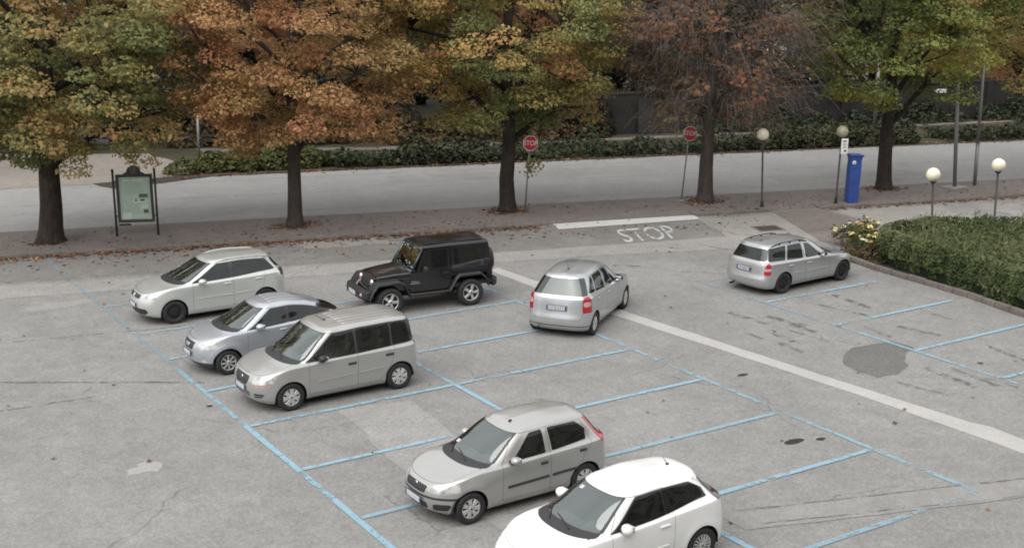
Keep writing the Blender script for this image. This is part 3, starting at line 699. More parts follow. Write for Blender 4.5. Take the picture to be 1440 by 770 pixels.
def build_car(sp, loc, heading, label):
    """every car of the lot but the black off-roader; front towards local +x, origin on the ground between the axles"""
    name = sp.get('name', 'parked_car'); L, hw, H = sp['L'], sp['hw'], sp['H']; fo, wb, R = sp['fo'], sp['wb'], sp['R']
    x0 = fo+wb/2; root = empty(name, loc, heading, label=label, cat='car', group='cars parked in the lot')
    paint = sp['paint']; ra = R+sp.get('gap', .05)
    sp.setdefault('arch_bump', [((fo, R), ra+.03, sp.get('bump', .012), .11), ((fo+wb, R), ra+.03, sp.get('bump', .012), .11)])
    sh = Shell(sp)
    for sw in (fo, fo+wb):
        sh.cut({'body'}, lambda A, sw=sw: np.maximum(np.hypot(A[:, S_]-sw, A[:, Z_]-R)-ra, np.maximum((A[:, V_]-4.3), .35-A[:, Y_])), 'void')
        sh.cut({'body'}, lambda A, sw=sw: np.maximum(np.maximum(np.abs(A[:, S_]-sw)-ra, A[:, Z_]-R), np.maximum(A[:, V_]-2, .4-A[:, Y_])), 'void')
    # glass
    ws0, ws1, wq = sp.get('ws', (5.10, 5.95, .90))
    def f_ws(A): return np.maximum.reduce([(ws0-A[:, V_])*.8, (A[:, V_]-ws1)*.8, (A[:, Q_]-wq)*.6, (A[:, U_]-1.0)])
    def f_wsb(A): return f_ws(A)-.03
    sh.cut({'body'}, f_ws, 'windscreen')
    sh.cut({'body'}, lambda A: np.maximum(f_wsb(A), A[:, V_]-ws1-.02), 'surround')
    cw = sp.get('cowl_v', .13)
    sh.cut({'body', 'surround'}, lambda A: np.maximum.reduce([(5-cw-A[:, V_]), A[:, V_]-ws0, (A[:, Q_]-.93), (A[:, U_]-1.0)]), 'cowl')
    r0, r1, rq = sp.get('rw', (5.12, 5.9, .88))
    def f_rw(A): return np.maximum.reduce([(r0-A[:, V_])*.5, (A[:, V_]-r1)*.5, (A[:, Q_]-rq)*.6, (2.0-A[:, U_])])
    def f_rwr(A):
        a = np.stack([np.abs(A[:, Q_])*.62, (A[:, V_]-(r0+r1)/2)*.5], 1); b = np.array([rq*.62, (r1-r0)/2*.5])-.09
        q = np.abs(a)-b; d = np.linalg.norm(np.maximum(q, 0), axis=1)+np.minimum(q.max(1), 0)-.09
        return np.maximum(d, (2.0-A[:, U_]))
    sh.cut({'body'}, f_rwr, 'rear_window')
    if sp.get('rw_black'): sh.cut({'body'}, lambda A: np.maximum(f_rwr(A)-sp['rw_black'], 0*A[:, 0]-1), 'gloss_black')
    wins = sp['windows']
    for i, (poly, r, kind) in enumerate(wins): sh.cut({'body'}, in_sv(poly, r, sp.get('gh', .45)), 'win%d' % i)
    if sp.get('dlo'):                                                   # black pillars and rubber between the panes
        sh.cut({'body'}, in_sv(sp['dlo'], sp.get('dlo_r', .02), sp.get('gh', .45)), 'blackout')
    if sp.get('gutter'): sh.cut({'body'}, lambda A: np.maximum.reduce([np.abs(A[:, V_]-6.2)*.12-.006, 1.02-A[:, U_], A[:, U_]-2.05]), 'seam')
    # lamps, grille and other openings
    for t, f in sp['cuts']: sh.cut({'body'}, f, t)
    # doors, bonnet, tailgate with their gaps
    nd = len(sp['doors'])
    for i, poly in enumerate(sp['doors']):
        f = in_sz(poly, .015); g = lambda A, f=f: np.maximum(f(A), (A[:, V_]-5.97)*.4)
        for t in ('body', 'blackout', 'strip'):
            sh.cut({t}, lambda A, g=g: g(A)+.004, 'door%d' % i if t == 'body' else t+'_d%d' % i)
        sh.cut({'body'}, lambda A, g=g: g(A)-.0025, 'seam')
    def f_bon(A): return np.maximum.reduce([(4.06-A[:, V_])*.5, (A[:, V_]-(5-cw))*.3, A[:, Q_]*0+np.abs(A[:, Y_])-sp.get('bon_w', hw*.80), A[:, U_]-1.3])
    sh.cut({'body'}, lambda A: f_bon(A)+.0035, 'bonnet'); sh.cut({'body'}, lambda A: f_bon(A)-.0025, 'seam')
    tg = sp['tailgate']
    f_t0 = in_rear(tg, .03, 2.2); f_t = lambda A: np.maximum(f_t0(A), (A[:, V_]-6.15)*.4)
    sh.cut({'body'}, lambda A: f_t(A)+.0035, 'tailgate'); sh.cut({'body'}, lambda A: f_t(A)-.0025, 'seam')
    E = lambda n, tm, mats, parent=root, side='both', **k: sh.emit(n, tm, mats, x0, parent, side, **k)
    E('body', {'body': 0, 'seam': 1, 'blackout': 2, 'surround': 2, 'strip': 2, 'trim': 2, 'gloss_black': 3, 'valance': 2}, [paint, M['seam'], M['trim'], M['ink']])
    E('bonnet', {'bonnet': 0}, [paint]); E('cowl_panel', {'cowl': 0}, [M['plastic']])
    E('windscreen', {'windscreen': 0}, [M['glass']])
    tail = E('tailgate', {'tailgate': 0}, [paint])
    E('rear_window', {'rear_window': 0}, [M[sp.get('rear_glass', 'glass_dark')]], tail)
    for t, n, m in (('grille', 'grille', 'plastic'), ('intake', 'air_intake', 'plastic'), ('headlamp', 'headlight', 'lamp'), ('indicator', 'indicator', 'amber'), ('foglamp', 'fog_light', 'fog_lens'), ('tail_red', 'tail_light', 'red'), ('tail_clear', 'tail_light_lens', 'clear_lens'), ('tail_smoke', 'tail_light', 'red_dark'), ('rear_strip', 'bumper_strip', 'trim')):
        if t in ('grille', 'intake', 'rear_strip'): E(n, {t: 0}, [M[m]], offset=-.004 if t != 'rear_strip' else 0)
        elif any(q == t for q in sh.tags):
            for sd in ('left', 'right'): E(n, {t: 0}, [M[m]], side=sd)
    dlabels = {}
    for sd, sg in (('left', 1), ('right', -1)):
        ds = []
        for i in range(nd):
            ds.append(E('door', {'door%d' % i: 0, 'blackout_d%d' % i: 1, 'strip_d%d' % i: 1}, [paint, M['trim']], root, sd))
        for i, (poly, r, kind) in enumerate(wins):
            di = sp['win_door'][i]; pr = ds[di] if di is not None else root
            E('side_window', {'win%d' % i: 0}, [M[sp.get('side_glass', 'glass_dark')]], pr, sd)
        for (hs, hz, di, w, mt) in sp.get('handles', []):
            y, n = sh.y_at(hs, hz); mb = MB()
            mb.box((x0-hs, sg*(y+.012), hz), (w, .03, .035), 0, Matrix.Rotation(sp.get('h_tilt', 0), 3, 'Y'), bev=.012); mb.box((x0-hs, sg*(y+.002), hz-.012), (w*1.0, .008, .06), 1, None, bev=.003)
            mb.build('door_handle', [M['trim'] if mt == 'black' else paint, M['plastic'] if mt == 'black' else paint], ds[di])
        for (pts, w, di, mt) in sp.get('rubs', []):
            mb = MB(); n = 14; S = np.linspace(pts[0][0], pts[1][0], n); Z = np.linspace(pts[0][1], pts[1][1], n); vs_ = []; fs = []
            for s_, z_ in zip(S, Z):
                y, nn = sh.y_at(s_, z_)
                for dz, dy in ((-w/2, -.004), (-w/2*.8, .014), (w/2*.8, .014), (w/2, -.004)): vs_.append((x0-s_, sg*(sh.y_at(s_, z_+dz)[0]+dy), z_+dz))
            for k in range(n-1):
                for j in range(3): q = (k*4+j, k*4+j+1, k*4+j+5, k*4+j+4); fs.append(q if sg < 0 else q[::-1])
            fs += [(0, 1, 2, 3), tuple((n-1)*4+j for j in (3, 2, 1, 0))]
            mb.add(vs_, fs, 0); mb.build('rub_strip', paint if mt == 'paint' else M['trim'], ds[di])
        ms, mz = sp['mirror']; y, n = sh.y_at(ms, mz); mb = MB(); ml, mw, mh = sp.get('mir_size', (.10, .105, .075))
        c = Vector((x0-ms-.03, sg*(y+.13), mz+.02))
        mb.sphere(c, 1, 0, 18, (ml, mw, mh), Matrix.Rotation(sg*-.12, 3, 'Z')); mb.box((x0-ms, sg*(y+.03), mz-.025), (.07, .12, .045), 1, bev=.015)
        mr = mb.build('wing_mirror', [paint if sp.get('mir_paint', True) else M['plastic'], M['plastic']], ds[0])
        mg = MB(); mg.box(c+Vector((-ml*.86, 0, 0)), (.03, mw*1.45, mh*1.35), 0, bev=.01); mg.build('mirror_glass', M['chrome'], mr)
        for sw in (fo, fo+wb):
            wheel(root, x0-sw, sg*(hw-.105-sp.get('wheel_in', 0)), R, sp.get('tw', .19), sg, sp['wheel'])
            mb = MB(); n = 18; rr_ = ra+.012; arc = [(rr_*math.cos(t), rr_*math.sin(t)) for t in np.linspace(-.12, PI+.12, n)]
            mb.add([(x, hw-.035, z) for x, z in arc]+[(x, hw-.36, z) for x, z in arc], [(k, k+1, n+k+1, n+k) for k in range(n-1)]+[tuple(range(n, 2*n))], 0, True)
            o = mb.build('wheel_well', M['well'], root); o.location = (x0-sw, 0, R)
            if sg < 0: o.rotation_euler = (0, 0, PI)
    mb = MB(); mb.box((x0-L/2, 0, .235), (L-.5, 2*hw-.62, .10)); mb.box((x0-fo-wb/2, 0, .245), (wb-2*ra-.04, 2*hw-.16, .09)); mb.build('underbody', M['well'], root)
    gh = {t: 0 for t in set(sh.tags) if t in ('body', 'bonnet', 'blackout', 'surround', 'tailgate', 'seam', 'gloss_black', 'cowl') or t.startswith('door') or '_d' in t}
    c0 = sp['cowl'][0]
    E('cabin_lining', gh, [M['interior_pale' if sp.get('pale_lining') else 'interior']], offset=-.03, flip=True, fclip=lambda a: a[S_] > c0+.05 and a[V_] > 1.2)
    interior(root, x0, sp)
    # plates, wipers, rails, aerial, badges
    def plate(s, z, tilt, txt, front):
        mb = MB(); mb.box((0, 0, 0), (.012, .52, .112), 0, bev=.004); mb.box((0, 0, 0), (.010, .55, .135), 2)
        for sy in (-1, 1): mb.box((.0065 if front else -.0065, sy*.243, 0), (.002, .030, .100), 1)
        if txt:
            mt = Matrix(((0, 0, 1, .0066), (1, 0, 0, 0), (0, 1, 0, 0), (0, 0, 0, 1)))
            if not front: mt = Matrix.Rotation(PI, 4, 'Z') @ mt
            mb.text(txt, .105, mt, 3, .0008, .92)
        o = mb.build('number_plate', [M['plate'], M['plate_blue'], M['trim'], M['ink']], root); o.location = (x0-s, sp.get('plate_y', 0), z); o.rotation_euler = (0, math.radians(tilt), 0)
    ps, pz, pt = sp['plate_f']; plate(ps, pz, pt, None, True)
    ps, pz, pt, ptx = sp['plate_r']; plate(ps, pz, pt, ptx, False)
    gi = sh.G
    def ws_pt(q, v):
        row = np.argmin(np.abs(gi[:, 0, V_]-v)); col = np.argmin(np.abs(gi[row, :NF+1, Q_]-abs(q))); a = gi[row, col]
        return Vector((x0-a[0], math.copysign(a[1], q), a[2]))+Vector((-a[NX], 0, a[NZ]))*.015
    for (qa, va, qb, vb) in sp.get('wipers', [(.35, 4.98, -.25, 5.16), (-.3, 4.98, -.78, 5.2)]):
        mb = MB(); a, b = ws_pt(qa, va), ws_pt(qb, vb); md = (a+b)/2+Vector((.0, 0, .012)); mb.tube([a, md, b], [.011, .010, .007], 6); mb.build('wiper', M['plastic'], root)
    mb = MB(); p = ws_pt(0, 5.80); mb.box(p+Vector((-.10, 0, -.07)), (.05, .22, .07), 0, bev=.02); mb.tube([p+Vector((-.03, 0, -.02)), p+Vector((-.09, 0, -.05))], .012, 6); mb.build('rear_view_mirror', M['plastic'], root)
    if sp.get('rails'):
        ra0, ra1, rh, mt = sp['rails']
        row = np.argmin(np.abs(gi[:, 0, V_]-6.35)); cr = gi[row, NF:NF+NS+1]
        for sg in (1, -1):
            mb = MB(); pts = []
            for k, s_ in enumerate(np.linspace(ra0, ra1, 15)):
                y, z = np.interp(s_, cr[:, 0], cr[:, 1]), np.interp(s_, cr[:, 0], cr[:, 2]); t = k/14
                pts.append((x0-s_, sg*y, z+rh*min(1, 6*min(t, 1-t))-.01))
            mb.tube(pts, .018, 8)
            for k in (3, 7, 11): p = pts[k]; mb.box((p[0], p[1], p[2]-rh/2), (.07, .02, rh), 0)
            mb.build('roof_rail', paint if mt == 'paint' else M['trim'], root)
    if sp.get('aerial'):
        s_, dx, ln, y_ = sp['aerial']; row = gi[-1]; z = float(np.interp(s_, row[:, 0], row[:, 2])); mb = MB()
        mb.sphere((x0-s_, y_, z+.005), .03, 0, 10, (1.3, .8, .8)); mb.tube([(x0-s_, y_, z+.01), (x0-s_-dx, y_, z+ln)], [.007, .004], 6); mb.build('aerial', M['plastic'], root)
    for k in range(sp.get('ribs', 0)):                                  # pressed ribs along the roof
        y = (k-(sp['ribs']-1)/2)*sp['rib_gap']; mb = MB(); pts = []
        for s_ in np.linspace(*sp['rib_s'], 12):
            i = np.argsort((gi[..., 0]-s_).ravel()**2*1.0+(gi[..., 1]-abs(y)).ravel()**2+100*(gi[..., V_].ravel() < 6))[0]; pts.append((x0-s_, y, gi[..., 2].ravel()[i]-.005))
        mb.tube(pts, .011, 6); mb.build('roof_rib', paint, root)
    b = sp.get('badge')
    if b:
        kind, s_, z, tl = b; mb = MB()
        if kind == 'rings':
            for k in range(4): mb.lathe([(.04+.007*math.cos(t), .007*math.sin(t)) for t in np.linspace(0, 2*PI, 7)[:-1]], 16, 0, 'x', (0, (k-1.5)*.055, 0), close=True)
        elif kind == 'chevrons':
            for dz in (0, .035):
                for sy in (-1, 1): mb.box((0, sy*.025, dz), (.012, .07, .016), 0, Matrix.Rotation(sy*-.6, 3, 'X'))
        elif kind == 'bolt':
            mb.lathe([(.05+.008*math.cos(t), .008*math.sin(t)) for t in np.linspace(0, 2*PI, 7)[:-1]], 18, 0, 'x', close=True); mb.box((0, 0, 0), (.012, .10, .014), 0, Matrix.Rotation(.35, 3, 'X'))
        elif kind == 'vw':
            mb.lathe([(.06+.008*math.cos(t), .008*math.sin(t)) for t in np.linspace(0, 2*PI, 7)[:-1]], 20, 0, 'x', close=True)
            for (ya, za, yb, zb) in ((-.025, .05, 0, .005), (.025, .05, 0, .005), (-.05, .02, -.022, -.045), (-.022, -.045, 0, -.002), (0, -.002, .022, -.045), (.022, -.045, .05, .02)):
                mb.tube([(0, ya, za), (0, yb, zb)], .007, 5)
        else:
            mb.lathe([(.058, 0), (.056, .012), (.046, .014)], 20, 0, 'x'); mb.lathe([(.046, .012), (0, .016)], 20, 1, 'x')
            for k in range(4): mb.box((.017, (k-1.5)*.018, 0), (.004, .007, .045), 0, Matrix.Rotation(-.3, 3, 'X'))
        o = mb.build('badge', [M['chrome'], M['plate_blue'] if kind == 'shield' else M['chrome']], root); o.location = (x0-s_, 0, z); o.rotation_euler = (0, math.radians(tl), 0)
    if sp.get('sticker'):
        q, v = sp['sticker']; p = ws_pt(q, v); mb = MB(); mb.box((0, 0, 0), (.075, .085, .003)); o = mb.build('windscreen_sticker', M['plate'], root); o.location = p-Vector((0, 0, .008))
        a, b2 = ws_pt(q, v-.1), ws_pt(q, v+.1); d = a-b2; o.rotation_euler = (0, math.atan2(-d.z, d.x), 0)
    if sp.get('exhaust'):
        s_, y, z = sp['exhaust']; mb = MB(); mb.lathe([(.03, .0), (.03, .16), (.024, .16), (.024, .02)], 12, 0, 'x'); o = mb.build('exhaust_pipe', M['steel'], root); o.location = (x0-s_-.1, y, z)
    if sp.get('spoiler'):
        s0, s1, z, w, mt, tl = sp['spoiler']; mb = MB(); mb.box((0, 0, 0), (s1-s0, 2*w, .035), 0, bev=.015); o = mb.build('spoiler', M[mt] if mt in M else paint, root); o.location = (x0-(s0+s1)/2, 0, z); o.rotation_euler = (0, math.radians(tl), 0)
    return root
def rg(sf, a, n, sr, ar, nr, w, z): return dict(sf=sf, a=a, n=n, sr=sr, ar=ar, nr=nr, w=w, z=z if isinstance(z, list) else [(0, z)])
def tail_sz(poly, r=.01): return in_sz(poly, r, 1.7, 3.5)

L = 4.21
GOLF = dict(L=L, hw=.88, H=1.58, fo=.87, wb=2.58, R=.32, paint=P_['golf'], wheel='steel', cowl=(.98, 1.04), bump=.014, seat_s=2.25,
  rings=[rg(.20, .62, 2.7, L-.14, .5, 3, .80, .20), rg(.05, .78, 2.7, L-.05, .55, 3, .85, .27), rg(0, .82, 2.7, L, .6, 3.2, .868, .50), rg(.03, .84, 2.7, L-.02, .6, 3.2, .88, .68),
    rg(.13, .82, 2.6, L-.07, .6, 3.2, [(.9, .845), (1.6, .865), (3.4, .862)], [(.13, .82), (.6, .92), (1.0, .955), (2, .975), (3.3, 1.02), (L, 1.05)]),
    rg(.98, .44, 2.3, L-.16, .55, 3.2, [(1.4, .80), (2.4, .825), (3.6, .80)], [(.98, 1.06), (1.42, 1.03), (2.5, 1.06), (3.6, 1.12), (L, 1.15)]),
    rg(1.92, .26, 2.6, L-.42, .45, 3.2, [(2.2, .60), (2.8, .63), (3.4, .60)], [(1.92, 1.49), (2.2, 1.475), (2.8, 1.50), (3.4, 1.475), (L, 1.44)]),
    rg(2.0, .3, 2.6, L-.44, .4, 3.2, [(2.2, .49), (2.8, .52), (3.4, .50)], [(2.0, 1.535), (2.8, 1.555), (3.4, 1.53), (L, 1.48)]),
    rg(2.15, .2, 2, L-.55, .2, 2, 0, [(2.15, 1.565), (2.8, 1.59), (3.4, 1.56), (L, 1.52)])],
  windows=[([(1.47, 5.07), (2.46, 5.10), (2.46, 5.88), (2.20, 5.88)], .02, 0), ([(2.60, 5.10), (3.30, 5.12), (3.22, 5.88), (2.60, 5.88)], .02, 0), ([(3.34, 5.13), (3.72, 5.17), (3.46, 5.84), (3.27, 5.87)], .02, 0)], win_door=[0, 1, None],
  dlo=[(1.44, 5.05), (3.74, 5.12), (3.52, 5.88), (2.17, 5.9)], dlo_r=.03, side_glass='glass_dark',
  doors=[[(1.40, .32), (2.52, .32), (2.54, 1.6), (2.0, 1.6), (1.42, 1.0)], [(2.545, .32), (3.0, .32), (3.36, .72), (3.46, 1.0), (3.32, 1.6), (2.565, 1.6)]],
  tailgate=[(-1, .62), (.60, .62), (.70, .85), (.68, 1.1), (.56, 1.47), (-1, 1.50)],
  cuts=[('headlamp', in_front([(.40, .70), (.62, .69), (.83, .76), (.84, .88), (.62, .85), (.42, .80)], .012)), ('grille', in_front([(-1, .70), (.37, .705), (.385, .79), (-1, .785)], .01)),
    ('intake', in_front([(-1, .30), (.55, .30), (.66, .36), (.62, .44), (-1, .42)], .015)), ('tail_smoke', tail_sz([(3.98, .93), (4.3, .92), (4.3, 1.10), (3.88, 1.12)]))],
  rubs=[(((1.50, .62), (2.48, .62)), .035, 0, 'paint'), (((2.60, .62), (3.1, .64)), .035, 1, 'paint')], handles=[(2.38, .93, 0, .19, 'paint'), (3.28, .96, 1, .19, 'paint')], mirror=(1.62, 1.06), mir_paint=True,
  plate_f=(-.012, .50, -4), plate_r=(L+.01, .84, 4, None), rails=(2.15, 3.65, .05, 'paint'), badge=('vw', .055, .75, -12), rear_glass='glass_black')

L = 3.83
A2 = dict(L=L, hw=.837, H=1.55, fo=.72, wb=2.405, R=.305, paint=P_['a2'], wheel='a2', cowl=(.78, .98), bump=.035, seat_s=1.95, smooth=2,
  rings=[rg(.16, .6, 2.5, L-.14, .5, 3, .75, .19), rg(.06, .74, 2.5, L-.05, .55, 3, .80, .26), rg(0, .78, 2.5, L, .55, 3, .825, .48), rg(.02, .8, 2.5, L-.02, .55, 3, .835, .66),
    rg(.12, .80, 2.5, L-.05, .55, 3, [(.9, .80), (1.6, .82), (3.1, .81)], [(.12, .80), (.5, .89), (.95, .95), (2, .99), (3.0, 1.04), (L, 1.06)]),
    rg(.80, .46, 2.4, L-.08, .55, 3, [(1.2, .755), (2.2, .775), (3.2, .71)], [(.80, 1.02), (1.22, .99), (2.2, 1.03), (3.2, 1.10), (L, 1.13)]),
    rg(1.62, .28, 2.6, L-.46, .6, 2.8, [(1.9, .56), (2.4, .58), (3.0, .53)], [(1.62, 1.44), (1.9, 1.435), (2.3, 1.45), (2.8, 1.38), (3.2, 1.27), (L, 1.14)]),
    rg(1.70, .3, 2.6, L-.5, .5, 2.8, [(1.9, .46), (2.4, .48), (3.0, .44)], [(1.70, 1.49), (2.2, 1.515), (2.8, 1.45), (3.3, 1.32), (L, 1.22)]),
    rg(1.85, .2, 2, L-.6, .2, 2, 0, [(1.85, 1.52), (2.3, 1.545), (2.8, 1.48), (3.3, 1.34), (L, 1.24)])],
  windows=[([(1.31, 5.07), (2.22, 5.10), (2.22, 5.88), (1.93, 5.88)], .02, 0), ([(2.34, 5.10), (2.88, 5.12), (2.86, 5.88), (2.34, 5.88)], .02, 0), ([(2.94, 5.14), (3.38, 5.30), (3.05, 5.84), (2.92, 5.86)], .02, 0)], win_door=[0, 1, None],
  dlo=[(1.28, 5.05), (3.42, 5.22), (3.1, 5.88), (1.90, 5.9)], dlo_r=.02,
  doors=[[(1.22, .30), (2.26, .30), (2.28, 1.6), (1.8, 1.6), (1.24, .97)], [(2.285, .30), (2.62, .30), (2.92, .66), (3.0, 1.0), (2.9, 1.6), (2.305, 1.6)]],
  tailgate=[(-1, .60), (.60, .60), (.66, .85), (.60, 1.1), (.45, 1.30), (-1, 1.33)],
  cuts=[('headlamp', in_front([(.40, .66), (.62, .63), (.82, .72), (.76, .83), (.56, .80), (.42, .76)], .012)), ('grille', in_front([(-1, .61), (.27, .61), (.30, .76), (-1, .765)], .012)),
    ('valance', lambda A: np.maximum(A[:, Z_]-.315, A[:, U_]-1.0)), ('foglamp', in_front([(.56, .335), (.64, .335), (.64, .39), (.56, .39)], .01)), ('tail_red', tail_sz([(3.60, .85), (3.9, .85), (3.9, 1.0), (3.55, 1.02)]))],
  handles=[(2.12, .92, 0, .17, 'paint'), (2.86, .97, 1, .17, 'paint')], mirror=(1.50, 1.05), plate_f=(-.014, .50, -3), plate_r=(L+.01, .76, 3, None),
  badge=('rings', .025, .69, -8), rear_glass='glass_black', rw=(5.05, 6.6, .86), rw_black=.02, ribs=4, rib_gap=.2, rib_s=(1.95, 2.75))

L = 4.09
MULTI = dict(L=L, hw=.935, H=1.67, fo=.80, wb=2.666, R=.315, paint=P_['multipla'], wheel='cap7', cowl=(.86, 1.02), bump=.016, seats3=True, seat_s=1.95, cloth='interior_pale', dash='dash_grey',
  rings=[rg(.16, .55, 2.8, L-.14, .4, 3.4, .85, .20), rg(.04, .68, 2.8, L-.04, .45, 3.4, .905, .28), rg(0, .72, 2.8, L, .5, 3.4, .922, .50), rg(.02, .74, 2.8, L-.01, .5, 3.4, .935, .66),
    rg(.10, .72, 2.7, L-.03, .5, 3.4, [(.8, .90), (1.6, .93), (3.5, .925)], [(.10, .79), (.5, .88), (.9, .935), (2, .96), (3.3, .98), (L, 1.0)]),
    rg(.86, .42, 2.5, L-.06, .45, 3.4, [(1.3, .86), (2.2, .90), (3.6, .87)], [(.86, 1.03), (1.28, 1.005), (2.2, 1.025), (3.6, 1.06), (L, 1.08)]),
    rg(1.68, .26, 2.9, L-.16, .40, 3.4, [(1.95, .70), (2.6, .735), (3.5, .71)], [(1.68, 1.575), (1.95, 1.56), (2.6, 1.60), (3.4, 1.60), (L, 1.57)]),
    rg(1.76, .3, 2.9, L-.22, .4, 3.4, [(1.95, .62), (2.6, .655), (3.5, .63)], [(1.76, 1.615), (2.6, 1.65), (3.4, 1.645), (L, 1.61)]),
    rg(1.90, .2, 2, L-.42, .2, 2, 0, [(1.9, 1.64), (2.6, 1.675), (3.3, 1.67), (L, 1.64)])],
  windows=[([(1.25, 5.05), (2.36, 5.07), (2.36, 5.90), (1.93, 5.90)], .02, 0), ([(2.46, 5.07), (3.26, 5.07), (3.26, 5.90), (2.46, 5.90)], .02, 0), ([(3.36, 5.10), (3.84, 5.11), (3.78, 5.86), (3.36, 5.88)], .03, 0)], win_door=[0, 1, None],
  dlo=[(1.22, 5.03), (3.86, 5.07), (3.82, 5.90), (1.91, 5.92)], dlo_r=.03, side_glass='glass_side', gh=.55,
  doors=[[(1.24, .32), (2.40, .32), (2.42, 1.7), (1.9, 1.7), (1.26, .98)], [(2.425, .32), (2.98, .32), (3.26, .70), (3.34, 1.0), (3.33, 1.7), (2.44, 1.7)]],
  tailgate=[(-1, .55), (.66, .55), (.74, .85), (.72, 1.1), (.66, 1.58), (-1, 1.62)],
  cuts=[('headlamp', in_front([(.50, .655), (.66, .645), (.87, .70), (.88, .80), (.72, .81), (.52, .765)], .015)), ('indicator', in_front([(.50, .625), (.66, .61), (.86, .655), (.87, .69), (.66, .645), (.50, .655)], .002)),
    ('grille', in_front([(-1, .585), (.28, .59), (.345, .70), (.33, .76), (-1, .77)], .012)), ('intake', in_front([(-1, .35), (.42, .35), (.42, .375), (-1, .375)], .008)), ('intake', in_front([(-1, .41), (.42, .41), (.42, .435), (-1, .435)], .008)), ('intake', in_front([(.56, .35), (.76, .36), (.76, .385), (.56, .375)], .008)), ('intake', in_front([(.56, .40), (.78, .41), (.78, .44), (.56, .43)], .008)),
    ('tail_red', tail_sz([(3.92, .90), (4.2, .90), (4.2, 1.14), (3.95, 1.14)]))],
  rubs=[(((1.42, .56), (2.36, .585)), .05, 0, 'paint'), (((2.46, .585), (3.10, .61)), .05, 1, 'paint')], handles=[(2.28, .845, 0, .20, 'black'), (3.22, .895, 1, .20, 'black')], mirror=(1.52, 1.06), mir_paint=False,
  plate_f=(-.012, .50, -2), plate_r=(L+.01, .80, 2, None), badge=('shield', .045, .675, -10), rw=(5.08, 5.9, .92), aerial=(2.05, -.22, .14, .0), ribs=6, rib_gap=.19, rib_s=(2.25, 3.6), gutter=True)

L = 3.84
PUNTO = dict(L=L, hw=.83, H=1.48, fo=.70, wb=2.46, R=.295, paint=P_['punto'], wheel='cap7b', cowl=(.88, .96), bump=.014, seat_s=2.0, dash='dash_grey',
  rings=[rg(.18, .62, 2.5, L-.14, .45, 3, .75, .19), rg(.05, .76, 2.5, L-.05, .5, 3, .795, .26), rg(0, .80, 2.5, L, .5, 3, .818, .46), rg(.02, .82, 2.5, L-.01, .5, 3, .83, .62),
    rg(.10, .80, 2.5, L-.05, .5, 3, [(.9, .79), (1.6, .818), (3.2, .815)], [(.10, .72), (.5, .82), (.9, .875), (2, .91), (3.2, .96), (L, 1.0)]),
    rg(.90, .46, 2.4, L-.12, .45, 3, [(1.3, .75), (2.2, .78), (3.3, .74)], [(.90, .96), (1.34, .935), (2.2, .965), (3.3, 1.02), (L, 1.05)]),
    rg(1.72, .26, 2.7, L-.38, .4, 3, [(2.0, .55), (2.6, .58), (3.1, .55)], [(1.72, 1.39), (1.98, 1.38), (2.5, 1.41), (3.1, 1.385), (L, 1.35)]),
    rg(1.80, .3, 2.7, L-.42, .4, 3, [(2.0, .46), (2.6, .49), (3.1, .46)], [(1.8, 1.425), (2.5, 1.455), (3.1, 1.435), (L, 1.39)]),
    rg(1.95, .2, 2, L-.55, .2, 2, 0, [(1.95, 1.455), (2.5, 1.485), (3.1, 1.46), (L, 1.42)])],
  windows=[([(1.60, 5.10), (2.28, 5.10), (2.28, 5.88), (2.06, 5.88)], .02, 0), ([(2.46, 5.10), (3.20, 5.10), (3.22, 5.5), (3.05, 5.88), (2.44, 5.88)], .02, 0)], win_door=[0, 1], side_glass='glass_black',
  doors=[[(1.36, .30), (2.36, .30), (2.38, 1.5), (1.85, 1.5), (1.38, .93)], [(2.385, .30), (2.72, .30), (3.02, .66), (3.30, 1.0), (3.12, 1.5), (2.40, 1.5)]],
  tailgate=[(-1, .60), (.60, .60), (.66, .85), (.62, 1.05), (.50, 1.38), (-1, 1.41)],
  cuts=[('headlamp', in_front([(.40, .63), (.60, .60), (.82, .66), (.82, .77), (.60, .76), (.42, .71)], .015)), ('grille', in_front([(-1, .565), (.30, .575), (.335, .685), (-1, .705)], .008)),
    ('intake', in_front([(-1, .29), (.36, .30), (.36, .40), (-1, .40)], .01)), ('intake', in_front([(.48, .30), (.68, .31), (.73, .41), (.50, .40)], .012)),
    ('trim', lambda A: np.maximum(np.abs(A[:, Z_]-.515)-.022, A[:, S_]-.58)), ('tail_red', tail_sz([(3.56, .93), (3.90, .90), (3.60, 1.37), (3.27, 1.37)], .004))],
  rubs=[(((1.46, .52), (2.34, .545)), .055, 0, 'black'), (((2.42, .547), (2.98, .565)), .055, 1, 'black')], handles=[(2.24, .83, 0, .15, 'black'), (3.10, .89, 1, .15, 'black')], mirror=(1.56, .985), mir_size=(.085, .10, .07),
  plate_f=(-.014, .42, -2), plate_r=(L+.01, .70, 2, None), badge=('shield', .055, .635, -12), gutter=True, sticker=(-.62, 5.28), aerial=(1.95, -.02, .03, .12))

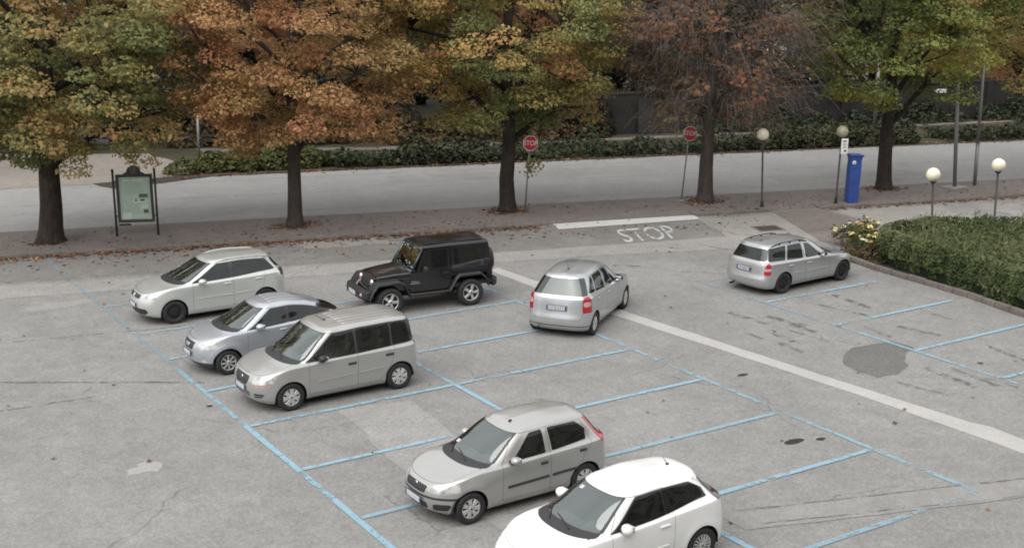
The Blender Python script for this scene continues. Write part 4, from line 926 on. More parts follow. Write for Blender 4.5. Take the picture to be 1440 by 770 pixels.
L = 4.03
GP = dict(L=L, hw=.845, H=1.49, fo=.83, wb=2.51, R=.305, paint=P_['gp'], wheel='cap16', cowl=(.98, .98), bump=.02, seat_s=2.1, dash='dash_grey', smooth=2,
  rings=[rg(.20, .66, 2.4, L-.14, .45, 3, .76, .19), rg(.06, .80, 2.4, L-.05, .5, 3, .81, .26), rg(0, .86, 2.4, L, .5, 3, .832, .46), rg(.03, .88, 2.4, L-.02, .5, 3, .845, .64),
    rg(.17, .84, 2.4, L-.09, .5, 3, [(1.0, .80), (1.7, .83), (3.4, .825)], [(.17, .74), (.6, .85), (1.0, .90), (2, .935), (3.3, 1.0), (L, 1.04)]),
    rg(1.00, .50, 2.4, L-.20, .45, 3, [(1.5, .76), (2.3, .785), (3.4, .73)], [(1.00, .99), (1.46, .955), (2.2, .985), (3.4, 1.07), (L, 1.10)]),
    rg(1.82, .30, 2.6, L-.44, .42, 3, [(2.1, .54), (2.7, .57), (3.2, .53)], [(1.82, 1.40), (2.1, 1.39), (2.6, 1.42), (3.2, 1.385), (L, 1.34)]),
    rg(1.92, .3, 2.6, L-.46, .42, 3, [(2.1, .45), (2.7, .48), (3.2, .45)], [(1.92, 1.44), (2.6, 1.465), (3.2, 1.44), (L, 1.39)]),
    rg(2.05, .2, 2, L-.6, .2, 2, 0, [(2.05, 1.47), (2.6, 1.495), (3.2, 1.465), (L, 1.42)])],
  windows=[([(1.53, 5.06), (2.56, 5.10), (2.56, 5.88), (2.14, 5.88)], .02, 0), ([(2.62, 5.10), (3.44, 5.16), (3.40, 5.5), (3.18, 5.86), (2.62, 5.88)], .03, 0)], win_door=[0, None], side_glass='glass_black',
  dlo=[(1.49, 5.04), (3.48, 5.13), (3.44, 5.5), (3.22, 5.88), (2.11, 5.91)], dlo_r=.02,
  doors=[[(1.46, .30), (2.70, .30), (2.72, 1.0), (2.60, 1.5), (1.95, 1.5), (1.48, .95)]],
  tailgate=[(-1, .62), (.62, .62), (.66, .85), (.60, 1.08), (.48, 1.40), (-1, 1.42)],
  cuts=[('headlamp', in_front([(.50, .62), (.66, .60), (.82, .70), (.78, .86), (.66, .83), (.54, .74)], .015, .68)), ('grille', in_front([(-1, .40), (.30, .42), (.36, .52), (-1, .56)], .012)), ('intake', in_front([(.50, .30), (.66, .31), (.66, .38), (.50, .38)], .015)),
    ('tail_smoke', tail_sz([(3.68, 1.02), (4.0, 1.0), (3.66, 1.35), (3.44, 1.35)], .006))],
  handles=[(2.52, .87, 0, .20, 'paint')], mirror=(1.68, 1.01), mir_size=(.09, .115, .085), rubs=[(((1.62, .50), (2.6, .525)), .03, 0, 'paint')],
  plate_f=(-.012, .40, -2), plate_r=(L+.01, .70, 2, None), badge=('shield', .10, .69, -22), sticker=(-.5, 5.85), aerial=(3.25, -.10, .16, 0))

L = 4.28
PIC = dict(L=L, hw=.876, H=1.637, fo=.86, wb=2.76, R=.31, paint=P_['picasso'], wheel='pic', cowl=(.92, 1.03), bump=.014, seat_s=2.1, smooth=2, cloth='interior_pale', rear_glass='glass_rear',
  rings=[rg(.18, .62, 2.5, L-.12, .42, 3.2, .80, .20), rg(.05, .78, 2.5, L-.04, .48, 3.2, .845, .27), rg(0, .82, 2.5, L, .5, 3.2, .865, .48), rg(.03, .84, 2.5, L-.04, .5, 3.2, .876, .66),
    rg(.14, .82, 2.5, L-.10, .5, 3.2, [(.9, .83), (1.8, .865), (3.5, .855)], [(.14, .78), (.6, .90), (1.0, .95), (2, .985), (3.3, 1.02), (L, 1.03)]),
    rg(.94, .48, 2.4, L-.16, .46, 3.2, [(1.4, .79), (2.4, .825), (3.7, .79)], [(.94, 1.04), (1.40, 1.01), (2.4, 1.045), (3.7, 1.10), (L, 1.12)]),
    rg(1.78, .30, 2.5, L-.42, .46, 3.0, [(2.1, .58), (2.6, .61), (3.4, .58)], [(1.78, 1.50), (2.1, 1.49), (2.7, 1.54), (3.4, 1.52), (L, 1.47)]),
    rg(1.88, .3, 2.5, L-.45, .42, 3.0, [(2.1, .48), (2.6, .51), (3.4, .48)], [(1.88, 1.555), (2.7, 1.60), (3.4, 1.58), (L, 1.52)]),
    rg(2.05, .2, 2, L-.62, .2, 2, 0, [(2.05, 1.60), (2.7, 1.64), (3.4, 1.615), (L, 1.57)])],
  windows=[([(1.30+.28, 5.10), (1.96, 5.10), (2.06, 5.60), (1.92, 5.5)], .01, 0), ([(2.02, 5.10), (2.58, 5.10), (2.58, 5.90), (2.22, 5.90)], .02, 0), ([(2.70, 5.10), (3.34, 5.11), (3.24, 5.88), (2.70, 5.90)], .02, 0), ([(3.44, 5.12), (3.80, 5.14), (3.44, 5.80), (3.34, 5.86)], .02, 0)], win_door=[None, 0, 1, None], side_glass='glass_dark',
  doors=[[(1.60, .32), (2.62, .32), (2.64, 1.7), (2.1, 1.7), (1.62, 1.0)], [(2.645, .32), (3.08, .32), (3.36, .72), (3.42, 1.0), (3.30, 1.7), (2.66, 1.7)]],
  tailgate=[(-1, .53), (.60, .53), (.68, .70), (.66, 1.0), (.64, 1.10), (-1, 1.12)],
  cuts=[('headlamp', in_front([(.46, .66), (.64, .64), (.84, .72), (.82, .84), (.62, .80), (.48, .74)], .015)), ('grille', in_front([(-1, .62), (.34, .63), (.36, .70), (-1, .70)], .01)), ('intake', in_front([(-1, .28), (.56, .29), (.56, .40), (-1, .40)], .01)),
    ('tail_red', lambda A: np.maximum(in_rear([(.69, .70), (.90, .70), (.90, 1.0), (.80, 1.10), (.70, 1.08), (.675, .98)], .01, 3.90)(A), -in_rear([(.70, .86), (.83, .86), (.83, .965), (.70, .965)], .008, 3.90)(A))), ('tail_clear', in_rear([(.70, .86), (.83, .86), (.83, .965), (.70, .965)], .008, 3.90)),
    ('rear_strip', lambda A: np.maximum(np.abs(A[:, Z_]-.335)-.012, 2.05-A[:, U_]))],
  rubs=[(((1.68, .56), (2.58, .575)), .05, 0, 'paint'), (((2.68, .577), (3.16, .59)), .05, 1, 'paint')], handles=[(2.48, .90, 0, .18, 'paint'), (3.30, .93, 1, .18, 'paint')], mirror=(1.66, 1.06), mir_paint=False, mir_size=(.09, .115, .085),
  plate_f=(-.012, .44, -2), plate_r=(L-.035, .80, 6, 'CP 816TT'), plate_y=.0, badge=('chevrons', L-.105, .955, 8), rw=(4.94, 6.08, .95), aerial=(3.32, .12, .26, 0), exhaust=(L-.02, .52, .23))

L = 4.29
ASTRA = dict(L=L, hw=.855, H=1.51, fo=.82, wb=2.61, R=.315, paint=P_['astra'], wheel='steel', cowl=(1.10, .94), bump=.016, seat_s=2.2, gap=.045,
  rings=[rg(.18, .6, 2.5, L-.14, .36, 3.6, .77, .20), rg(.05, .76, 2.5, L-.04, .42, 3.6, .815, .27), rg(0, .80, 2.5, L, .44, 3.6, .845, .46), rg(.02, .82, 2.5, L-.05, .42, 3.6, .855, .62),
    rg(.12, .80, 2.5, L-.09, .42, 3.6, [(.9, .80), (1.8, .84), (3.7, .835)], [(.12, .72), (.6, .80), (1.05, .855), (2, .885), (3.3, .91), (L, .93)]),
    rg(1.12, .42, 2.4, L-.14, .40, 3.6, [(1.5, .765), (2.4, .795), (3.8, .77)], [(1.12, .945), (1.5, .92), (2.4, .935), (3.7, .97), (L, .985)]),
    rg(1.90, .24, 2.6, L-.36, .36, 3.6, [(2.1, .55), (2.7, .585), (3.7, .57)], [(1.90, 1.36), (2.12, 1.35), (2.7, 1.40), (3.5, 1.385), (L, 1.35)]),
    rg(1.98, .3, 2.6, L-.40, .36, 3.6, [(2.1, .46), (2.7, .50), (3.7, .48)], [(1.98, 1.40), (2.7, 1.44), (3.5, 1.43), (L, 1.39)]),
    rg(2.12, .2, 2, L-.55, .2, 2, 0, [(2.12, 1.43), (2.7, 1.47), (3.5, 1.46), (L, 1.42)])],
  windows=[([(1.72, 5.10), (2.44, 5.10), (2.40, 5.88), (2.20, 5.88)], .02, 0), ([(2.60, 5.10), (3.24, 5.10), (3.10, 5.88), (2.56, 5.88)], .02, 0), ([(3.36, 5.12), (3.94, 5.14), (3.84, 5.84), (3.22, 5.88)], .03, 0)], win_door=[0, 1, None],
  doors=[[(1.46, .30), (2.50, .30), (2.52, .95), (2.48, 1.5), (2.0, 1.5), (1.48, .92)], [(2.525, .30), (2.90, .30), (3.18, .66), (3.32, .95), (3.15, 1.5), (2.50, 1.5)]],
  tailgate=[(-1, .50), (.66, .50), (.69, .70), (.66, 1.0), (.53, 1.38), (-1, 1.41)],
  cuts=[('headlamp', in_front([(.42, .60), (.62, .58), (.80, .64), (.80, .75), (.60, .72), (.44, .68)], .015)), ('grille', in_front([(-1, .60), (.34, .61), (.36, .67), (-1, .67)], .01)), ('intake', in_front([(-1, .28), (.52, .29), (.52, .38), (-1, .38)], .01)),
    ('tail_clear', in_rear([(.70, .75), (.88, .75), (.86, .82), (.72, .82)], .002, 3.98)), ('tail_red', in_rear([(.705, .63), (.90, .63), (.90, .82), (.85, 1.0), (.80, 1.13), (.75, 1.0)], .004, 3.98))],
  rubs=[(((1.56, .55), (2.46, .56)), .05, 0, 'paint'), (((2.56, .56), (2.98, .565)), .05, 1, 'paint')], handles=[(2.36, .80, 0, .17, 'paint'), (3.14, .82, 1, .17, 'paint')], mirror=(1.72, .97), mir_paint=False, mir_size=(.08, .10, .07),
  plate_f=(-.012, .40, -2), plate_r=(L-.035, .745, 5, 'CW 868CX'), badge=('bolt', L-.10, .885, 8), rw=(5.08, 5.90, .91), rear_glass='glass_dark', rails=(2.2, 3.72, .06, 'black'), exhaust=(L-.03, .42, .22), aerial=(3.55, -.02, .03, 0))

def nd(fx, fy): return math.atan2(fy, fx)
build_car(GOLF, (2.50, 13.58, 0), PI-.012, 'pale silver hatchback with silver roof rails and black steel wheels, nearest the notice board')
build_car(A2, (2.12, 8.66, 0), PI-.01, 'small silver car with black glass tail, parked between two taller silver cars')
build_car(MULTI, (2.52, 5.70, 0), PI+.013, 'tall beige-silver six-window people carrier with ribbed roof and black door handles')
build_car(PUNTO, (2.83, -1.42, 0), PI+.012, 'warm silver five-door hatchback with black rub strips, beside the white car')
build_car(GP, (2.80, -4.72, 0), PI+.03, 'white three-door hatchback with roof aerial, cut off by the bottom of the photo')
build_car(PIC, (10.78, 7.40, 0), math.radians(36), 'silver people carrier seen from behind, standing askew across the bay line')
build_car(ASTRA, (18.50, 7.22, 0), .067, 'silver estate car with black roof rails facing the rose bush and hedge')

# ------------------------------------------------------------------ the black off-roader
def build_jeep(loc, heading):
    root = empty('off_road_car', loc, heading, label='black square-built off-road car with hard top and spare wheel on its tail', cat='car', group='cars parked in the lot')
    K, PL, GL = P_['jeep'], M['plastic'], M['glass_black']
    x0 = 1.95; X = lambda s: x0-s; wb = 2.42; fo = .74; R = .385
    def hull(name, secs, mat, parent=root, bev=.03):
        """secs: list of (s, [(y,z)...half outline from bottom to top]) mirrored, lofted along s"""
        mb = MB(); n = None; rings = []
        for s_, half in secs: rings.append([(X(s_), y, z) for y, z in half]+[(X(s_), -y, z) for y, z in half[::-1]])
        n = len(rings[0]); vs_ = [v for r in rings for v in r]; fs = []
        for i in range(len(rings)-1):
            for k in range(n): fs.append((i*n+k, i*n+(k+1) % n, (i+1)*n+(k+1) % n, (i+1)*n+k))
        fs.append(tuple(range(n))[::-1]); fs.append(tuple((len(rings)-1)*n+k for k in range(n)))
        bm = bmesh.new(); bv = [bm.verts.new(v) for v in vs_]
        for f in fs: bm.faces.new([bv[i] for i in f])
        bmesh.ops.recalc_face_normals(bm, faces=bm.faces[:]); me = bpy.data.meshes.new(name); bm.to_mesh(me); bm.free()
        me.materials.append(mat); o = link(bpy.data.objects.new(name, me), parent)
        b = o.modifiers.new('bevel', 'BEVEL'); b.width = bev; b.segments = 3; b.limit_method = 'ANGLE'; b.angle_limit = math.radians(25)
        me.polygons.foreach_set('use_smooth', [True]*len(me.polygons)); w = o.modifiers.new('wn', 'WEIGHTED_NORMAL'); w.keep_sharp = False
        return o
    # tub with wheel arches open: centre box, rear box above the arches
    hull('body', [(1.36, [(.76, .56), (.78, .80), (.765, 1.10)]), (1.70, [(.78, .56), (.80, .80), (.785, 1.13)]), (2.62, [(.78, .56), (.80, .80), (.785, 1.14)]), (2.621, [(.79, .92), (.80, 1.0), (.785, 1.14)]), (3.70, [(.79, .92), (.80, 1.0), (.785, 1.14)]), (3.701, [(.78, .60), (.80, .80), (.785, 1.14)]), (3.86, [(.77, .60), (.79, .80), (.775, 1.14)])], K)
    hull('bonnet', [(.46, [(.44, .98), (.585, .985), (.575, 1.04), (.30, 1.075)]), (.9, [(.46, .98), (.66, .985), (.645, 1.085), (.34, 1.125)]), (1.44, [(.50, .98), (.755, .985), (.735, 1.115), (.38, 1.155)])], K)
    hull('front_wing', [(.44, [(.44, .62), (.57, .62), (.575, .985)]), (1.4, [(.44, .62), (.74, .62), (.745, .985)])], K)
    g = hull('grille', [(.36, [(.30, .60), (.575, .64), (.60, .86), (.56, 1.02), (.30, 1.055)]), (.46, [(.30, .60), (.575, .64), (.60, .86), (.565, 1.03), (.30, 1.065)])], K, bev=.02)
    for k in range(7):
        mb = MB(); mb.box((X(.352), (k-3)*.083, .86), (.02, .05, .29), bev=.008); mb.build('grille_slot', M['seam'], g)
    for sg in (1, -1):
        mb = MB(); mb.lathe([(.098, -.02), (.098, .02), (.088, .03)], 24, 0, 'x'); mb.lathe([(.088, .025), (.06, .04), (0, .047)], 24, 1, 'x'); o = mb.build('headlight', [M['chrome'], M['clear_lens']], root); o.location = (X(.365), sg*.435, .885)
        mb = MB(); mb.lathe([(.04, 0), (.035, .02), (0, .024)], 16, 0, 'x'); o = mb.build('indicator', M['amber'], root); o.location = (X(.36), sg*.505, .74)
    mb = MB(); mb.text('Jeep', .10, Matrix(((0, 0, 1, X(.405)), (1, 0, 0, 0), (0, 1, 0, 1.052), (0, 0, 0, 1))) @ Matrix.Rotation(-.5, 4, 'X'), 0, .003); mb.build('badge', M['chrome'], root)
    # flares
    for sw in (fo, fo+wb):
        for sg in (1, -1):
            mb = MB(); front = sw == fo
            prof = [(-.60, .54), (-.50, .72), (-.36, .90), (.26, .93), (.42, .84), (.60, .50)] if front else [(-.66, .50), (-.44, .84), (-.34, .93), (.30, .93), (.46, .80), (.56, .58)]
            yi, yo = (.50, .925) if front else (.74, .925); vs_ = []
            for ds, z in prof:
                for y, dz in ((yi, .035), (yo-.03, .03), (yo, -.005), (yo-.008, -.055), (yi, -.04)): vs_.append((X(sw+ds), sg*y, z+dz))
            n = 5; fs = [(i*n+k, i*n+(k+1) % n, (i+1)*n+(k+1) % n, (i+1)*n+k) for i in range(len(prof)-1) for k in range(n)]+[(0, 1, 2, 3, 4), tuple((len(prof)-1)*n+k for k in (4, 3, 2, 1, 0))]
            if sg > 0: fs = [f[::-1] for f in fs]
            mb.add(vs_, fs); mb.build('wheel_arch_flare', PL, root, bevel=.012)
            wheel(root, X(sw), sg*.775, R, .25, sg, 'jeep5')
    # cabin: windscreen frame, hard top with side glass
    A = [(.735, 1.135), (.705, 1.30), (.655, 1.735)]
    fr = MB()
    p0, p1, q0, q1 = Vector((X(1.44), .73, 1.13)), Vector((X(1.78), .64, 1.72)), Vector((X(1.44), -.73, 1.13)), Vector((X(1.78), -.64, 1.72))
    for a, b in ((p0, p1), (q0, q1), (p1, q1), (p0, q0)): fr.tube([a, b], .038, 8)
    fr.build('windscreen_frame', K, root)
    mb = MB(); n_ = Vector((.86, 0, .5))*.012; mb.add([p0+n_, p1+n_, q1+n_, q0+n_], [(0, 3, 2, 1)]); mb.build('windscreen', M['glass'], root)
    hull('hard_top', [(1.76, [(.63, 1.70), (.655, 1.74), (.60, 1.79), (.3, 1.815)]), (2.6, [(.65, 1.70), (.675, 1.745), (.62, 1.81), (.3, 1.84)]), (3.80, [(.65, 1.69), (.675, 1.735), (.62, 1.80), (.3, 1.825)])], K, bev=.02)
    for k in range(6):
        mb = MB(); mb.box((X(2.8), (k-2.5)*.2, 1.826), (1.75, .07, .016), bev=.006); mb.build('roof_rib', K, root)
    for sg in (1, -1):
        def panel(name, quad, mat, parent, off=0, th=.03):
            mb = MB(); pts = [Vector((X(s_), sg*(.79-max(0, z-1.13)*.19+off), z)) for s_, z in quad]; inn = [p-Vector((0, sg*th, 0)) for p in pts]; n = len(pts)
            fs = [tuple(range(n)), tuple(range(2*n-1, n-1, -1))]+[(i, n+i, n+(i+1) % n, (i+1) % n) for i in range(n)]
            if sg < 0: fs = [f[::-1] for f in fs]
            mb.add(pts+inn, [f[::-1] for f in fs]); return mb.build(name, mat, parent)
        d = panel('door', [(1.62, .60), (2.56, .60), (2.56, 1.125), (1.56, 1.125)], K, root, .008, .02)
        panel('door_glass_frame', [(1.56, 1.135), (2.58, 1.135), (2.58, 1.71), (2.50, 1.71), (2.50, 1.19), (1.70, 1.19)], K, d, .002)
        panel('door_glass_frame', [(1.56, 1.135), (1.66, 1.165), (1.90, 1.66), (2.50, 1.66), (2.58, 1.71), (1.82, 1.71)], K, d, .0)
        panel('side_window', [(1.64, 1.17), (2.52, 1.17), (2.52, 1.68), (1.88, 1.68)], GL, d, -.012, .006)
        panel('hard_top_pillar', [(2.60, 1.14), (2.72, 1.14), (2.72, 1.72), (2.60, 1.72)], K, root); panel('hard_top_pillar', [(3.66, 1.14), (3.82, 1.14), (3.80, 1.72), (3.66, 1.72)], K, root)
        panel('hard_top_sill', [(2.72, 1.14), (3.66, 1.14), (3.66, 1.22), (2.72, 1.22)], K, root); panel('hard_top_rail', [(2.72, 1.66), (3.66, 1.66), (3.66, 1.72), (2.72, 1.72)], K, root)
        panel('side_window', [(2.70, 1.20), (3.68, 1.20), (3.68, 1.68), (2.70, 1.68)], GL, root, -.012, .006)
        mb = MB(); mb.box((X(2.42), sg*.815, 1.03), (.16, .035, .04), bev=.012); mb.build('door_handle', K, d)
        mb = MB(); mb.box((X(1.78), sg*.90, 1.20), (.10, .19, .15), bev=.035); mb.box((X(1.76), sg*.80, 1.15), (.05, .12, .05), bev=.012); mb.build('wing_mirror', PL, d)
        mb = MB(); mb.tube([(X(1.30), sg*.80, .52), (X(1.45), sg*.84, .50), (X(2.46), sg*.84, .50), (X(2.60), sg*.80, .52)], .045, 8); mb.build('side_step', PL, root)
        mb = MB(); mb.text('Sahara', .085, Matrix(((sg*-1, 0, 0, X(1.50)), (0, 0, sg*1, sg*.797), (0, 1, 0, .865), (0, 0, 0, 1))), 0, .003); mb.box((X(1.50), sg*.80, .815), (.30, .004, .018))
        mb.build('badge', M['chrome'], root)
        mb = MB(); mb.box((X(3.865), sg*.69, .93), (.07, .12, .22), bev=.02); mb.build('tail_light', M['red'], root)
        mb = MB(); mb.tube([(X(1.52), sg*.775, .96), (X(1.52), sg*.80, .96)], .02, 8); mb.build('hinge', PL, d)
    # inside, rear panel, spare, bumpers
    mb = MB(); mb.add([(X(3.79), .70, 1.15), (X(3.79), -.70, 1.15), (X(3.77), -.62, 1.70), (X(3.77), .62, 1.70)], [(0, 1, 2, 3)]); mb.build('rear_window', GL, root)
    mb = MB(); mb.box((X(2.6), 0, .62), (2.4, 1.5, .1)); mb.box((X(1.62), 0, 1.04), (.3, 1.4, .16), bev=.04); mb.build('cabin_floor', M['interior'], root)
    for y in (-.36, .36): soft('seat', [((.02, 0, -.06), (.5, .48, .15), RY(4)), ((-.28, 0, .26), (.14, .46, .62), RY(-12)), ((-.36, 0, .66), (.09, .24, .17), RY(-10))], M['interior'], root, (X(2.35), y, .82))
    soft('rear_seat', [((.02, 0, -.04), (.42, 1.0, .15), None), ((-.26, 0, .24), (.14, 1.0, .5), RY(-12))], M['interior'], root, (X(3.2), 0, .82))
    mb = MB(); ring = [(Vector((0, math.cos(t)*.18, math.sin(t)*.18))) for t in np.linspace(0, 2*PI, 25)]; Rm = Matrix.Rotation(math.radians(-25), 3, 'Y'); mb.tube([Rm @ p+Vector((X(1.95), .36, 1.13)) for p in ring], .016, 6, 0, False); mb.build('steering_wheel', PL, root)
    sp = wheel(root, X(4.0), 0, .375, .24, 1, 'jeep5', 'spare_wheel'); sp.location = (X(4.00), .04, 1.10); sp.rotation_euler = (0, 0, PI/2); sp.name = 'spare_wheel'
    mb = MB(); mb.tube([(X(4.06), .04, 1.10), (X(4.13), .04, 1.10)], [.375, .36], 36); mb.build('spare_cover', PL, sp) if False else None
    for s_, w, z in ((.06, 1.62, .60), (4.0, 1.5, .58)):
        mb = MB(); y = w/2; sgn = -1 if s_ < 1 else 1
        pl = [(X(s_)+.11, -y*.62), (X(s_)+.11, y*.62), (X(s_)-.02, y), (X(s_)-.14, y), (X(s_)-.12, -y), (X(s_)-.02, -y)] if s_ < 1 else [(X(s_)-.10, -y*.8), (X(s_)+.02, -y), (X(s_)+.12, -y), (X(s_)+.12, y), (X(s_)+.02, y), (X(s_)-.10, y*.8)]
        mb.prism(pl if s_ < 1 else pl, z-.11, z+.11, 0); o = mb.build('bumper', M['plastic'], root, bevel=.03)
        bm = bmesh.new(); bm.from_mesh(o.data); bmesh.ops.recalc_face_normals(bm, faces=bm.faces[:]); bm.to_mesh(o.data); bm.free()
    for sg in (1, -1):
        mb = MB(); mb.lathe([(.055, 0), (.05, .02), (0, .026)], 18, 0, 'x'); o = mb.build('fog_light', M['clear_lens'], root); o.location = (X(.0), sg*.58, .61); o.rotation_euler = (0, 0, sg*.6)
    mb = MB(); mb.box((X(-.062), 0, .60), (.014, .52, .112), 0); mb.box((X(-.056), 0, .60), (.01, .55, .135), 1); mb.build('number_plate', [M['plate'], M['trim']], root)
    mb = MB(); mb.box((X(2.0), 0, .50), (3.2, .9, .2)); mb.tube([(X(fo), -.7, R), (X(fo), .7, R)], .06, 8); mb.tube([(X(fo+wb), -.7, R), (X(fo+wb), .7, R)], .06, 8); mb.build('underbody', M['well'], root)
    for k in (0, 1):
        mb = MB(); mb.tube([(X(1.40), .25-k*.5, 1.17), (X(1.47), .05-k*.5, 1.20), (X(1.52), -.10-k*.4, 1.245)], .012, 6); mb.build('wiper', PL, root)
    return root
build_jeep((7.76, 11.08, 0), PI-.107)
# ------------------------------------------------------------------ foliage
M['bark'] = mat_bark('bark_dark', (.018, .014, .012), (.065, .052, .044))
M['bark_mid'] = mat_bark('bark_mid', (.035, .029, .025), (.105, .092, .08)); M['bark_grey'] = mat_bark('bark_grey', (.045, .038, .034), (.11, .095, .085))
M['twig'] = mat_bark('twig', (.13, .10, .088), (.26, .215, .19))
G0, G1, G2, Y1, O1, O2, B1 = (0.089, 0.117, 0.053), (0.159, 0.194, 0.076), (0.263, 0.260, 0.106), (0.457, 0.359, 0.146), (0.522, 0.322, 0.156), (0.482, 0.238, 0.139), (0.292, 0.174, 0.118)
M['leaf_mixed'] = mat_leaf('leaf_mixed', [(0, G0), (.25, G1), (.45, G2), (.62, Y1), (.8, O1), (1, O2)])
M['leaf_orange'] = mat_leaf('leaf_orange', [(0, G1), (.16, G2), (.35, (0.381, 0.284, 0.123)), (.6, (0.486, 0.301, 0.144)), (.82, (0.519, 0.269, 0.143)), (1, (0.551, 0.221, 0.141))])
M['leaf_olive'] = mat_leaf('leaf_olive', [(0, G0), (.3, G1), (.55, G2), (.75, (0.420, 0.332, 0.106)), (.9, O1), (1, O2)])
M['leaf_green'] = mat_leaf('leaf_green', [(0, G0), (.3, G1), (.62, (0.228, 0.261, 0.077)), (.85, (0.471, 0.407, 0.114)), (1, O1)])
M['leaf_brown'] = mat_leaf('leaf_brown', [(0, (.13, .115, .06)), (.35, (.21, .118, .07)), (.75, (.29, .14, .08)), (1, (.38, .19, .10))])
M['leaf_dark'] = mat_leaf('leaf_dark', [(0, (0.022, 0.034, 0.022)), (.5, (0.043, 0.056, 0.031)), (1, (0.078, 0.078, 0.037))], .2)
M['leaf_conifer'] = mat_leaf('leaf_conifer', [(0, (0.028, 0.043, 0.040)), (.5, (0.054, 0.070, 0.065)), (1, (0.093, 0.102, 0.093))], .15)
M['leaf_russet'] = mat_leaf('leaf_russet', [(0, (0.046, 0.046, 0.025)), (.5, (0.109, 0.074, 0.037)), (1, (0.171, 0.085, 0.043))], .25)
M['leaf_hedge'] = mat_leaf('leaf_hedge', [(0, (.030, .050, .020)), (.45, (.080, .108, .040)), (1, (.19, .195, .10))], .28)
M['leaf_bush'] = mat_leaf('leaf_bush', [(0, (.035, .052, .02)), (.5, (.078, .092, .030)), (1, (.135, .132, .045))], .25)
M['leaf_fallen'] = mat_leaf('leaf_fallen', [(0, (.06, .038, .026)), (.4, (.14, .066, .037)), (.8, (.22, .10, .048)), (1, (.30, .19, .095))], 0, .3)

def leaf_mesh(name, pos, nor, size, tint, mat, parent=None, aspect=.72, rs=1, fold=.14, droop=0.0, **k):
    rng = np.random.default_rng(rs); n = len(pos)
    nor = nor/np.maximum(np.linalg.norm(nor, axis=1, keepdims=True), 1e-6)
    t = rng.normal(size=(n, 3)); t[:, 2] -= droop; t -= nor*(t*nor).sum(1, keepdims=True); t /= np.maximum(np.linalg.norm(t, axis=1, keepdims=True), 1e-6)
    b = np.cross(nor, t); s = (size*np.clip(rng.lognormal(0, .36, n), .45, 2.1))[:, None]
    v = np.empty((n, 4, 3)); v[:, 0] = pos-t*s*.5; v[:, 2] = pos+t*s*.5-nor*s*.1
    v[:, 1] = pos+b*s*aspect*.5+t*s*.02+nor*s*fold; v[:, 3] = pos-b*s*aspect*.5+t*s*.02+nor*s*fold
    me = bpy.data.meshes.new(name); me.vertices.add(4*n); me.vertices.foreach_set('co', v.ravel().astype(np.float32))
    me.loops.add(4*n); me.loops.foreach_set('vertex_index', np.arange(4*n, dtype=np.int32))
    me.polygons.add(n); me.polygons.foreach_set('loop_start', np.arange(0, 4*n, 4, dtype=np.int32))
    me.update(calc_edges=True)
    for an, val in (('tint', tint), ('rnd', rng.uniform(0, 1, n))):
        a = me.attributes.new(an, 'FLOAT', 'FACE'); a.data.foreach_set('value', np.asarray(val, np.float32))
    me.materials.append(mat); me.validate()
    return tag(link(bpy.data.objects.new(name, me), parent), **k)
def wave(p, seed, f):
    r = np.random.default_rng(seed); s = 0
    for _ in range(4): s = s+np.sin(p@(r.normal(size=3)*f)+r.uniform(0, 6.28))
    return s/4
def crown_leaves(c, rad, nclump, per, size, seed, zmin, tint0, tint_amp, clump_r=(.5, .95), zmax=None, gap=-.55, skirt=0):
    """leaf clumps through an uneven ellipsoid; returns leaf positions, normals, tints and the clump centres"""
    rng = np.random.default_rng(seed); C = []
    c = np.array(c); rad = np.array(rad)
    while len(C) < nclump:
        d = rng.normal(size=3); d /= np.linalg.norm(d); r = rng.uniform(.28, 1)**.5; p = d*r
        edge = 1+.20*wave(d[None]*1.0, seed+5, 2.2)[0]
        q = c+p*rad*edge
        if q[2] < zmin+rng.uniform(0, .8) or (zmax and q[2] > zmax): continue
        if wave(q[None], seed+9, .85)[0] < gap: continue
        C.append(q)
    C = np.array(C); P, Nn, T = [], [], []
    tw = np.clip(tint0+tint_amp*(1.35*wave(C, seed+3, .62)+.34*rng.normal(size=len(C))), 0, 1)
    for q, tt in zip(C, tw):
        cr = rng.uniform(*clump_r); m = max(4, int(per*(cr/np.mean(clump_r))**2))
        o = rng.normal(size=(m, 3)); o /= np.linalg.norm(o, axis=1, keepdims=True); o *= rng.uniform(.25, 1, (m, 1))**.45
        out = (q-c)/rad; out /= max(np.linalg.norm(out), 1e-6)
        pp = q+o*np.array([cr, cr, cr*.5])+np.array([0, 0, -.25*cr])*(np.linalg.norm(o[:, :2], axis=1, keepdims=True)**2)
        P.append(pp); Nn.append(o*.45+np.array([0, -.1, .95])+out*.3+rng.normal(size=(m, 3))*.4); T.append(np.clip(tt+rng.normal(size=m)*.10, 0, 1))
    return np.concatenate(P), np.concatenate(Nn), np.concatenate(T), C
